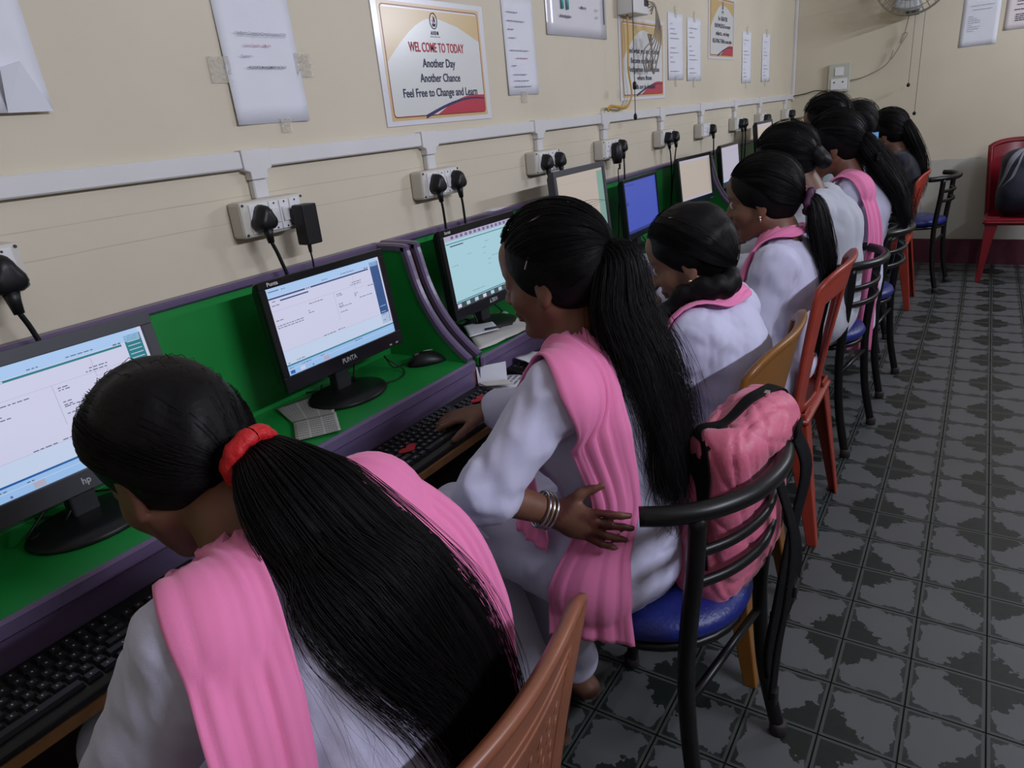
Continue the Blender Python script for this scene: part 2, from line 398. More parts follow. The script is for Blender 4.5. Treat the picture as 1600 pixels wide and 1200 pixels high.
def plug(y, z, path, label, cr=.0036, s=1.0):
    t = thing('power_plug', label, 'plug', (.048, y, z), group='black plugs in the wall sockets')
    # rounded triangular body: stacked sections towards the room
    prof = [(0, 1), (.012, 1.0), (.024, .93), (.031, .75), (.033, .4)]
    shp = []
    for k in range(20):
        a = 2 * PI * k / 20; r = .024 + .004 * math.cos(3 * (a - PI / 2)); shp.append((r * math.cos(a) * .95 * s, r * math.sin(a) * 1.05 * s))
    v = []; f = []
    for x, sc in prof: v += [(x * s, p * sc, q * sc) for p, q in shp]
    n = 20
    for i in range(len(prof) - 1):
        for k in range(n): f.append((i * n + k, i * n + (k + 1) % n, (i + 1) * n + (k + 1) % n, (i + 1) * n + k))
    f.append(tuple(range((len(prof) - 1) * n, len(prof) * n))); f.append(tuple(range(n))[::-1])
    MB().add(v, f).build('plug_body', black_pl, t, smooth=True)
    MB().tube([(.016 * s, 0, -.018 * s), (.017 * s, 0, -.032 * s), (.018 * s, .001, -.048 * s)], [.011 * s, .0085 * s, .0065 * s], 10).build('strain_relief', black_pl, t, smooth=True)
    P = [(.018 * s, .001, -.046 * s)] + [(px - .048, py - y, pz - z) for px, py, pz in path]
    MB().tube(spline(P, 26), cr, 8).build('cable', black_pl, t, smooth=True)
    return t
def adapter(y, z, path, label, rounded=False):
    t = thing('power_adapter', label, 'adapter', (.048, y, z))
    if rounded: MB().tube([(.012, 0, .025), (.014, 0, .01), (.016, 0, -.03), (.016, 0, -.058)], [.014, .022, .023, .016], 14, sec=(1.25, 1)).build('adapter_body', black_pl, t, smooth=True)
    else: MB().box((.014, -.021, -.062), (.05, .021, .026)).build('adapter_body', black_pl, t, bevel=.003)
    MB().lathe([(.021, 0), (.021, .014)], n=20).build('plug_neck', black_pl, t, smooth=False).rotation_euler = (0, PI / 2, 0)
    MB().tube([(.026, 0, -.06), (.026, 0, -.082)], [.005, .0035], 8).build('strain_relief', black_pl, t)
    P = [(.026, 0, -.08)] + [(a - .048, b - y, c - z) for a, b, c in path]
    MB().tube(spline(P, 20), .0022, 6).build('cable', black_pl, t, smooth=True)
    return t
def cpath(y, dy, deep=.82): return [(.066, y + dy * .3, 1.10), (.062, y + dy * .7, 1.0), (.05, y + dy, deep)]
plug(.462, 1.178, [(.068, .475, 1.08), (.07, .49, .99), (.06, .50, .86)], 'big black three-pin plug at the left edge of the picture', .0045, 1.25)
plug(.972, 1.186, [(.068, .985, 1.10), (.07, 1.0, 1.02), (.06, 1.01, .86)], 'black three-pin plug beside the square adapter', .0042, 1.05)
adapter(1.068, 1.178, [(.072, 1.07, 1.06), (.06, 1.07, .95), (.05, 1.06, .86)], 'square black power adapter hanging from the second socket box')
k = 0
for (i, offs) in ((2, (-.04, .055)), (3, (-.038, .055)), (5, (-.035, .055)), (6, (.05,)), (7, (-.015, .055)), (8, (.0, .05)), (9, (.0, .05))):
    for j, o_ in enumerate(offs):
        y = SOCK_Y[i] + o_; d = (.05 if j == 0 else -.05) if i == 5 else .015
        side = 'only' if len(offs) == 1 else ('left' if j == 0 else 'right')
        plug(y, 1.186, cpath(y, d), 'black three-pin plug, the %s one in the %s socket box from the left' % (side, ORD[i]), .0036)
adapter(SOCK_Y[4] + .005, 1.186, cpath(SOCK_Y[4], .02), 'rounded black power adapter in the fifth socket box', True)
plug(SOCK_Y[4] + .066, 1.19, cpath(SOCK_Y[4] + .066, .01), 'black three-pin plug beside the rounded adapter')

# ------------------------------------------------------------------ papers and posters on the walls
def sheet(name, label, cat, y0, y1, z0, z1, m, curl=0.0, group=None, plane='x', thick=.0008, off=.002, lift=0.0):
    """a slightly wavy paper sheet on a wall, origin at its centre"""
    ny, nz = 8, 8; cy, cz = (y0 + y1) / 2, (z0 + z1) / 2
    t = thing(name, label, cat, (off, cy, cz) if plane == 'x' else (cy, Y1 - off, cz), group=group)
    v = []; f = []
    for i in range(ny + 1):
        for j in range(nz + 1):
            a = -(y1 - y0) / 2 + (y1 - y0) * i / ny; b = -(z1 - z0) / 2 + (z1 - z0) * j / nz
            d = curl * (abs(i / ny - .5) * 2) ** 2 * (1 - j / nz) + lift * (1 - j / nz)
            v.append((d, a, b) if plane == 'x' else (a, -d, b))
    for i in range(ny):
        for j in range(nz):
            q = (i * (nz + 1) + j, (i + 1) * (nz + 1) + j, (i + 1) * (nz + 1) + j + 1, i * (nz + 1) + j + 1); f.append(q)
    s = mesh_obj('sheet', v, f, m, t, smooth=True); so = s.modifiers.new('solid', 'SOLIDIFY'); so.thickness = thick; so.offset = -1
    return t
def dashes(parent, rows, m, plane='x', off=.0022, h=.0024, name='printed_text'):
    """rows: (start, end, z) -> printed lines made of short words"""
    b = MB(); rr = random.Random(int(1000 * rows[0][0]) + len(rows))
    for a, e, z in rows:
        y = a
        while y < e - .002:
            wl_ = min(rr.uniform(.006, .018), e - y)
            q = [(y, z - h / 2), (y + wl_, z - h / 2), (y + wl_, z + h / 2), (y, z + h / 2)]
            b.quad(*[(off, p, r) if plane == 'x' else (p, -off, r) for p, r in q]); y += wl_ + rr.uniform(.0025, .004)
    return b.build(name, m, parent)
def tape(parent, y, z, w_=.05, h_=.04, plane='x', off=.003):
    nx = 6; v = []; f = []; rr = random.Random(int(y * 991 + z * 77))
    for i in range(nx + 1):
        for j in range(nx + 1):
            a, b, d = y - w_ / 2 + w_ * i / nx, z - h_ / 2 + h_ * j / nx, off + rr.uniform(0, .0016); v.append((d, a, b) if plane == 'x' else (a, -d, b))
    for i in range(nx):
        for j in range(nx): f.append((i * 7 + j, (i + 1) * 7 + j, (i + 1) * 7 + j + 1, i * 7 + j + 1))
    return mesh_obj('tape', v, f, tape_m, parent)

p = sheet('wall_paper_sheet', 'white paper sheet with a curled lower edge at the left end of the wall', 'paper', .44, .636, 1.42, 1.69, paper_m, lift=.012)
MB().add([(.012, .098 - .07, -.135), (.012, .098, -.135), (.028, .062, -.06), (.034, .028, -.07)], [(0, 1, 2, 3)]).build('folded_corner', paper_m, p)
p = sheet('notice_sheet', 'white course notice sheet left of the welcome poster', 'paper', 1.0, 1.197, 1.378, 1.675, paper_m, curl=.006)
lettering(p, '\u2022 Certificate in Computerised Financial Accounting (CCFA)', .0062, (.005, .005, .0305), ink_grey, .0001, fit=.135, off=.003)
dashes(p, [(-.055, .072, .0262)], ink_grey, off=.008, h=.0008, name='underline')
lettering(p, 'Course Duration :- 4 Months', .0062, (.005, -.01, .007), ink_pink, .0001, fit=.07, off=.003)
lettering(p, '\u2022 Course In :-', .0062, (.005, -.043, -.014), ink_grey, .0001, fit=.034, off=.003)
lettering(p, '\u2022 ACCOUNTS MANAGEMENTS IN TALLY', .0066, (.005, .004, -.036), ink, .00015, fit=.105, off=.003)
tape(p, -.112, -.04, .05, .05); tape(p, .112, -.03, .05, .05); tape(p, .03, -.155, .03, .03)
p = sheet('notice_sheet', 'narrow white notice sheet with many short lines, right of the welcome poster', 'paper', 2.07, 2.262, 1.413, 1.708, paper_m, curl=.004)
dashes(p, [(-.075, -.01, .10), (-.075, .03, .075), (-.075, -.04, .05), (-.072, -.03, .025), (-.07, .045, -.012), (-.068, -.04, -.058), (-.06, .02, -.085), (-.06, .03, -.104), (-.06, .045, -.122)], ink_grey, off=.006)
dashes(p, [(-.035, .035, -.035)], ink_pink, off=.006, name='pink_text')
tape(p, .0, -.155, .04, .035)
p = sheet('notice_board', 'glossy pale chart with teal figures, cut by the top edge of the picture', 'chart', 2.35, 2.835, 1.605, 1.93, lam_m, curl=.003)
lettering(p, 'Introduction', .014, (.005, -.105, -.098), ink, .0004, fit=.085); lettering(p, 'Macros', .013, (.005, .04, -.062), ink, .0003, fit=.045)
for yy in (-.125, -.085): MB().tube([(.006, yy, -.02), (.006, yy, -.075)], .009, 8, sec=(1, .2)).build('teal_mark', mat('teal_print', (.05, .32, .33), .5), p, smooth=True)
lettering(p, '100%', .012, (.005, .15, -.065), mat('teal_print', (.05, .32, .33), .5)); lettering(p, '100%', .012, (.005, .15, -.09), mat('teal_print', (.05, .32, .33), .5))
MB().box((.004, .216, -.11), (.006, .219, .15)).build('edge_line', ink, p)

cream_p = mat('poster_cream', (.62, .44, .20), .25); poster_w = mat('poster_white', (.68, .68, .66), .22); poster_r = mat('poster_red', (.50, .035, .07), .25); poster_n = mat('poster_navy', (.03, .02, .10), .25); frame_r = mat('poster_frame_red', (.26, .03, .02), .3)
def poster(label, y0, y1, z0, z1, lines, big=None, logo=False):
    cy, cz = (y0 + y1) / 2, (z0 + z1) / 2; w_, h_ = y1 - y0, z1 - z0
    t = thing('motivation_poster', label, 'poster', (.001, cy, cz))
    MB().box((0, -w_ / 2, -h_ / 2), (.0022, w_ / 2, h_ / 2)).build('laminate_sheet', lam_m, t)
    a, b = w_ / 2 - .03, h_ / 2 - .02
    MB().box((.0022, -a - .008, -b - .007), (.0026, a + .008, b + .007)).build('cream_margin', cream_p, t)
    def rrect(a, b, r, n=6):
        o = []
        for sx, sy, s0 in ((1, 1, 0), (-1, 1, 1), (-1, -1, 2), (1, -1, 3)):
            for k in range(n + 1):
                an = (s0 + k / n) * PI / 2; o.append((sx * (a - r) + r * math.cos(an), sy * (b - r) + r * math.sin(an)))
        return o
    MB().prism(rrect(a, b, .012), 0, .0026, .0028).build('red_frame', frame_r, t)
    MB().prism(rrect(a - .0035, b - .0035, .010), 0, .0028, .0030).build('print_ground', poster_w, t)
    ia, ib = a - .0035, b - .0035
    # cream swoop in the upper corner
    c = [(-ia, ib * .0)] + [(-ia + 2 * ia * u, ib * (.02 + .75 * math.sin(u * PI * .62) ** .8 + .10 * u)) for u in np.linspace(.05, .55, 12)] + [(ia * .95, ib * .75), (ia, ib * .55), (ia, ib * .98), (-ia, ib * .98)]
    c = [(-ia, 0)] + [(-ia + ia * 1.05 * u, ib * (.85 * math.sin(u * PI / 2))) for u in np.linspace(.08, 1, 12)] + [(ia * .5, ib * .72), (ia, ib * .45), (ia, ib * .97), (-ia, ib * .97)]
    MB().prism(c, 0, .0030, .0031).build('cream_swoop', cream_p, t)
    # red hill with navy stripe in the lower right corner
    us = np.linspace(0, 1, 18)
    hill = [(-.12 * ia + 1.12 * ia * u, -ib + ib * .36 * math.sin(min(1, u * 1.12) * PI * .56)) for u in us]
    MB().prism(hill + [(ia, -ib)], 0, .0031, .0033).build('red_hill', poster_r, t)
    st = [(-.38 * ia + 1.38 * ia * u, -ib + ib * .31 * math.sin(u * PI * .62)) for u in us]
    MB().prism(st + [(y, z - .004 - .006 * (1 - i / 17)) for i, (y, z) in list(enumerate(st))[::-1]], 0, .0033, .0035).build('navy_stripe', poster_n, t)
    for body, z, size, m, ft in lines: lettering(t, body, size, (.0036, 0.005, z), m, .00045, fit=ft, off=.0004)
    if logo:
        lg = bpy.data.objects.new('emblem', None)
        cx, cz2 = .0, ib - .028
        ring = MB()
        for k in range(28):
            a0, a1 = 2 * PI * k / 28, 2 * PI * (k + 1) / 28
            ring.quad((.0038, cx + .017 * math.cos(a0), cz2 + .021 * math.sin(a0)), (.0038, cx + .017 * math.cos(a1), cz2 + .021 * math.sin(a1)), (.0038, cx + .0145 * math.cos(a1), cz2 + .0185 * math.sin(a1)), (.0038, cx + .0145 * math.cos(a0), cz2 + .0185 * math.sin(a0)))
        e = ring.build('emblem_ring', ink, t)
        MB().prism([(cx - .008, cz2 + .004), (cx - .002, cz2 - .009), (cx + .002, cz2 - .004), (cx - .002, cz2 + .003)], 0, .0036, .0039).build('emblem_red', poster_r, e)
        MB().prism([(cx - .001, cz2 + .012), (cx + .006, cz2 + .007), (cx + .007, cz2 - .004), (cx + .001, cz2 - .002)], 0, .0036, .0040).build('emblem_figure', ink, e)
        MB().prism([(cx - .008, cz2 - .008), (cx + .009, cz2 - .006), (cx + .006, cz2 - .014), (cx - .004, cz2 - .014)], 0, .0036, .0040).build('emblem_base', ink, e)
        lettering(t, 'A S D M', .0125, (.0036, .0, cz2 - .031), ink, .0006, fit=.034, off=.0004)
        dashes(t, [(-.02, .022, cz2 - .040)], ink_grey, off=.0042, h=.0016)
    return t
poster('welcome poster with red and navy lettering and a red corner', 1.465, 1.958, 1.348, 1.665,
       [('WEL COME TO TODAY', .038, .034, ink_red, .25), ('Another Day', -.002, .031, ink, .15), ('Another Chance', -.040, .031, ink, .185), ('Feel Free to Change and Learn', -.078, .031, ink, .345)], logo=True)
poster('framed motto poster behind the dangling yellow cable and white box', 2.955, 3.473, 1.37, 1.70,
       [('Find what you are good at.', .035, .03, ink, .36), ('Become excellent at it.', -.005, .03, ink, .30), ('And pursue opportunities', -.04, .03, ink, .36), ('where those', -.075, .028, ink, .17), ('skills are in demand', -.112, .028, ink, .25)])
poster('motto poster about knowledge at the top edge, between the white sheets', 4.13, 4.62, 1.554, 1.88,
       [('For GREATER', .045, .03, ink, .17), ('KNOWLEDGE on more', .008, .03, ink, .29), ('subjects... we keep', -.03, .03, ink, .25), ('RELATING THEM to one other', -.07, .03, ink, .36)], logo=True)
for n_, (y0, y1, z0, z1, lab) in enumerate(((3.52, 3.73, 1.45, 1.748, 'white notice sheet just right of the framed motto poster'), (3.79, 4.008, 1.444, 1.74, 'white notice sheet just left of the knowledge poster'),
                              (4.80, 5.006, 1.422, 1.72, 'small white notice sheet right of the knowledge poster'), (5.28, 5.495, 1.425, 1.727, 'small white notice sheet nearest the far corner of the left wall'))):
    p = sheet('notice_sheet', lab, 'paper', y0, y1, z0, z1, paper_m, curl=.003)
    dashes(p, [(-.08, -.08 + (.03 + .09 * ((i * 37 + n_ * 13) % 7) / 6), .10 - i * .021) for i in range(11) if (i + n_) % 5 != 4], ink_grey, off=.005)
    tape(p, .0, .155, .03, .05); tape(p, .0, -.155, .03, .05)
# white switch box with hanging cables over the motto poster
rb = thing('network_box', 'white network box at the top edge with cables hanging from it', 'network box', (.0, 3.03, 1.76))
MB().box((.0, -.08, -.06), (.075, .08, .09)).build('case', white_pvc, rb, bevel=.004)
MB().box((.074, .03, -.03), (.078, .07, -.0)).build('port_strip', dark_pl, rb)
rr = random.Random(4); grey_c = mat('grey_cable', (.30, .25, .20), .5)
for q in range(5):
    P = [(.08, .05 + .01 * q, -.01 - .012 * q), (.095, .10 + .02 * rr.random(), -.03), (.085, .11 + .02 * q, -.14), (.06, .05 + .03 * q, -.20 - .02 * q), (.05, .09 + .02 * q, -.27), (.06, .15, -.22 - .01 * q), (.06, .10 + .01 * q, -.13)]
    MB().tube(spline(P, 40), .0028, 6).build('cable', grey_c, rb, smooth=True)
yc = mat('yellow_cable', (.50, .28, .02), .45)
o = MB().tube(spline([(.03, 2.985, 1.70), (.03, 2.99, 1.60), (.028, 2.985, 1.50), (.03, 3.01, 1.40), (.028, 2.985, 1.358), (.032, 2.93, 1.342), (.03, 2.85, 1.348), (.03, 2.79, 1.352), (.027, 2.77, 1.335)], 50), .006, 8, sec=(1, .5)).build('network_cable', yc, smooth=True)
tag(o, 'flat yellow cable hanging from the white box down to the trunking', 'cable')
def pull_cord(label, pts, bead, r=.0016, bs=.008, extra=None):
    t = thing('pull_cord', label, 'cord', pts[-1])
    L0 = Vector(pts[-1]); MB().tube([tuple(Vector(q) - L0) for q in spline(pts, 14)], r, 6).build('string', black_pl, t)
    MB().lathe([(.002, .012), (bs * .8, .006), (bs, -.002), (bs * .8, -.012), (.002, -.016)], n=10).build('bead', black_pl, t, smooth=True)
    if extra: MB().lathe([(.003, .016), (bs, .01), (bs, -.012), (.003, -.016)], (0, 0, extra), 10).build('bead', black_pl, t, smooth=True)
    return t
pull_cord('black pull cord with two beads hanging in front of the motto poster', [(.10, 2.878, 1.86), (.10, 2.88, 1.6), (.10, 2.88, 1.305)], 1, extra=.118)
# far wall
p = sheet('notice_sheet', 'bluish white notice sheet on the far wall, cut by the top edge', 'paper', 1.105, 1.322, 1.525, 1.83, paper_m, curl=.003, plane='y')
dashes(p, [(-.06, .075, .10), (-.05, .06, .075), (-.07, -.04, .035), (-.07, -.02, .022), (-.07, .0, .009), (-.07, .0, -.004), (-.07, -.045, -.017), (-.07, .005, -.030), (-.07, -.005, -.043), (-.07, -.03, -.056)], ink_grey, plane='y', off=.005)
p = sheet('notice_sheet', 'pinkish white notice sheet on the far wall at the right edge', 'paper', 1.355, 1.57, 1.60, 1.90, mat('paper_pink', (.78, .70, .70), .7), curl=.003, plane='y')
dashes(p, [(-.05, .08, .02), (-.05, .08, -.0), (-.06, .06, -.03), (-.05, .08, -.06), (-.05, .08, -.072), (-.05, .08, -.084), (-.05, .06, -.096)], ink, plane='y', off=.005, h=.005)
sw = thing('switch_board', 'square white switch board on the far wall below the looped fan cable', 'switch board', (.345, Y1, 1.41))
MB().box((-.075, -.035, -.10), (.075, 0, .10)).build('back_box', mat('switch_grey', (.50, .50, .44), .5), sw, bevel=.004)
MB().box((-.055, -.04, -.085), (.06, -.034, -.005), bev=.002).build('socket_module', module_pvc, sw)
MB().box((-.03, -.042, .015), (.03, -.034, .075), bev=.002).build('regulator', module_pvc, sw)
for a in (-.03, .03): MB().tube([(a, -.039, -.03), (a, -.0415, -.03)], .006, 8).build('pin_hole', screw_m, sw)
MB().tube(spline([(-.075, -.02, -.09), (-.16, -.03, -.075), (-.24, -.03, -.09), (-.335, -.03, -.10)], 20), .004, 6).build('cable', black_pl, sw, smooth=True)
# wall fan, only its lower rim in view
fan = thing('wall_fan', 'grey wall fan at the top edge of the far wall, seen from below', 'fan', (.80, Y1, 2.0))
cage = mat('fan_cage', (.30, .27, .22), .4, metal=.5); FC = (0, -.24, .0)
for r_, dy in ((.235, -.24), (.235, -.17), (.20, -.275), (.15, -.295)):
    MB().tube([(r_ * math.cos(a), dy, r_ * math.sin(a)) for a in np.linspace(0, 2 * PI, 41)], .0045 if r_ > .22 else .0028, 6, caps=False).build('cage_ring', cage, fan, smooth=True)
for k in range(36):
    a = 2 * PI * k / 36; c, s = math.cos(a), math.sin(a)
    MB().tube([(r_ * c, dy, r_ * s) for r_, dy in ((.04, -.305), (.12, -.30), (.20, -.275), (.235, -.24), (.235, -.17), (.18, -.14), (.06, -.13))], .0017, 4, caps=False).build('cage_wire', cage, fan)
for k in range(3):
    a0 = 2 * PI * k / 3 + .4; b = MB(); v = []; f = []
    for i in range(7):
        for j in range(7):
            r_ = .05 + .16 * i / 6; aa = a0 + (j / 6 - .5) * (1.1 - .2 * i / 6); v.append((r_ * math.cos(aa), -.215 + .05 * (j / 6 - .5), r_ * math.sin(aa)))
    for i in range(6):
        for j in range(6): f.append((i * 7 + j, (i + 1) * 7 + j, (i + 1) * 7 + j + 1, i * 7 + j + 1))
    bl = mesh_obj('blade', v, f, mat('fan_blade', (.35, .36, .36), .35), fan, smooth=True); bl.modifiers.new('s', 'SOLIDIFY').thickness = .002
MB().tube([(0, -.24, 0), (0, -.13, 0), (0, -.06, 0)], [.045, .06, .05], 18).build('motor', mat('fan_motor', (.45, .45, .42), .4), fan, smooth=True)
MB().box((-.035, -.12, -.23), (.045, -.05, -.15), bev=.006).build('switch_housing', mat('fan_box', (.10, .09, .08), .4), fan)
MB().box((-.05, -.08, -.2), (.05, 0, .12), bev=.01).build('wall_bracket', fix_m, fan)
pull_cord('short brown pull cord under the wall fan', [(.826, 6.14, 1.80), (.826, 6.14, 1.6), (.826, 6.14, 1.315)], 1, bs=.012)
pull_cord('long brown pull cord under the wall fan', [(.884, 6.14, 1.79), (.884, 6.14, 1.5), (.884, 6.14, 1.118)], 1, bs=.012)
o = MB().tube(spline([(.79, 6.15, 1.80), (.77, 6.2, 1.70), (.76, 6.2, 1.64), (.74, 6.2, 1.60), (.755, 6.2, 1.66), (.78, 6.2, 1.655), (.74, 6.2, 1.58), (.69, 6.21, 1.50), (.70, 6.21, 1.56), (.68, 6.21, 1.49), (.62, 6.22, 1.44), (.52, 6.225, 1.40), (.425, 6.225, 1.385)], 70), .0035, 6).build('fan_cable', grey_c, smooth=True)
tag(o, 'looped brown cable from the wall fan down to the switch board', 'cable')

# ------------------------------------------------------------------ computer desks
DZ, TZ, TOPZ = .762, .668, 1.066          # desk top, keyboard shelf, back panel top
DX, SX = .298, .432                         # front of desk top, front of shelf
def side_profile():
    c = [(.012, TOPZ - .004), (.118, TOPZ - .006), (.128, TOPZ - .02)]
    c += [(x, z) for x, z in ((.148, .965), (.176, .90), (.215, .843), (.258, .80), (.292, .772))]
    return c
def desk(label, ya, yb, left_side=True, right_side=True):
    t = thing('computer_desk', label, 'desk', (0, ya, 0)); L_ = yb - ya
    MB().box((.006, .0, .45), (.022, L_, TOPZ - .016)).build('back_panel', green, t)
    MB().box((.002, .0, TOPZ - .016), (.034, L_, TOPZ), bev=.004).build('top_edging', purple, t)
    MB().box((.022, .016, DZ - .02), (DX - .006, L_ - .016, DZ)).build('desk_top', green, t)
    MB().box((DX - .006, .0, DZ - .024), (DX + .006, L_, DZ + .006), bev=.005).build('front_edging', purple, t)
    MB().box((DX - .022, .0, TZ), (DX - .007, L_, DZ - .024)).build('riser', purple, t)
    MB().box((DX - .03, .0, TZ - .02), (SX - .014, L_, TZ - .0002)).build('keyboard_shelf', green, t)
    MB().box((SX - .014, .0, TZ - .024), (SX, L_, TZ - .003), bev=.003).build('shelf_edging', wood, t)
    prof = side_profile(); sp = spline(prof, 30)
    for on, y in ((left_side, 0.0), (right_side, L_ - .016)):
        if not on: continue
        poly = [(.022, DZ - .02)] + [(.022, TOPZ - .02)] + [(a - .006, b - .008) for a, b in sp[1:]] + [(DX - .008, DZ), (DX - .008, DZ - .02)]
        MB().prism(poly, 1, y, y + .016).build('side_panel', green, t)
        # purple lipping that follows the curved edge
        b = MB(); v = []; f = []
        for i, (px, pz) in enumerate(sp):
            d = sp[min(i + 1, 29)] - sp[max(i - 1, 0)]; d = d / np.linalg.norm(d); nrm = V(-d[1], d[0]) if (V(-d[1], d[0]) @ V(1, 1)) > 0 else V(d[1], -d[0])
            for (s_, h_) in ((-.003, -.012), (-.003, .0), (.002, .005), (.014, .005), (.019, .0), (.019, -.012)):
                q = V(px, pz) + nrm * h_; v.append((q[0], y + s_, q[1]))
        for i in range(29):
            for k in range(5): f.append((i * 6 + k, i * 6 + k + 1, (i + 1) * 6 + k + 1, (i + 1) * 6 + k))
            f.append((i * 6 + 5, i * 6, (i + 1) * 6, (i + 1) * 6 + 5))
        f.append((0, 1, 2, 3, 4, 5)); f.append(tuple(29 * 6 + k for k in range(6))[::-1])
        b.add(v, f); b.build('side_edging', purple, t)
        MB().box((.022, y, 0), (SX - .02, y + .016, TZ - .021)).build('leg_panel', mat('dark_board', (.05, .025, .02), .6), t)
    MB().box((.022, .016, .25), (.034, L_ - .016, .45)).build('modesty_panel', mat('dark_board', (.05, .025, .02), .6), t)
    MB().box((.12, L_ / 2 - .008, 0), (SX - .03, L_ / 2 + .008, TZ - .021)).build('leg_panel', mat('dark_board', (.05, .025, .02), .6), t)
    return t
DIV1, DIV2 = 1.352, 3.80
desk('green and purple computer desk nearest the camera', -1.10, DIV1 - .013)
desk('green and purple computer desk in the middle of the row', DIV1 + .013, DIV2 - .013)
desk('green and purple computer desk by the far wall', DIV2 + .013, Y1 - .02)
for n_, y in enumerate((DIV1, DIV2)):
    o = MB().prism([(.03, .45)] + [(.03, TOPZ - .03)] + [(a - .012, b - .016) for a, b in spline(side_profile(), 20)[1:]] + [(DX - .02, .45)], 1, y - .009, y + .009).build('packing_board', redgap)
    tag(o, ['red brown packing board between the near and middle desks', 'red brown packing board between the middle and far desks'][n_], 'board')

# ------------------------------------------------------------------ monitors
def lin(r, g, b): 
    f = lambda c: (c / 255 / 12.92) if c / 255 <= .04045 else ((c / 255 + .055) / 1.055) ** 2.4
    return (f(r), f(g), f(b))
def EM(name, r, g, b, s=1.0): return emat('screen_' + name, lin(r, g, b), s)
EMS = [EM('page', 205, 206, 232), EM('sky', 168, 200, 240), EM('navy', 40, 72, 125), EM('deep_blue', 45, 80, 135), EM('text', 90, 95, 125), EM('line', 165, 160, 190),
       EM('teal', 20, 120, 130), EM('cyan', 165, 205, 218), EM('cyan_dark', 45, 125, 140), EM('icons', 100, 90, 150), EM('dock', 60, 70, 75), EM('cream', 180, 168, 158),
       EM('cream2', 168, 158, 148), EM('blue', 66, 82, 178), EM('blue_dark', 40, 55, 130), EM('lilac', 175, 170, 190), EM('glare', 235, 245, 250), EM('grey_teal', 120, 155, 145), EM('orb', 30, 90, 160), EM('task', 150, 190, 235),
       EM('lower', 195, 210, 236), EM('off', 12, 12, 14), EM('yellow', 150, 140, 80)]
IX = {n: i for i, n in enumerate(['page', 'sky', 'navy', 'deep_blue', 'text', 'line', 'teal', 'cyan', 'cyan_dark', 'icons', 'dock', 'cream', 'cream2', 'blue', 'blue_dark', 'lilac', 'glare', 'grey_teal', 'orb', 'task', 'lower', 'off', 'yellow'])}
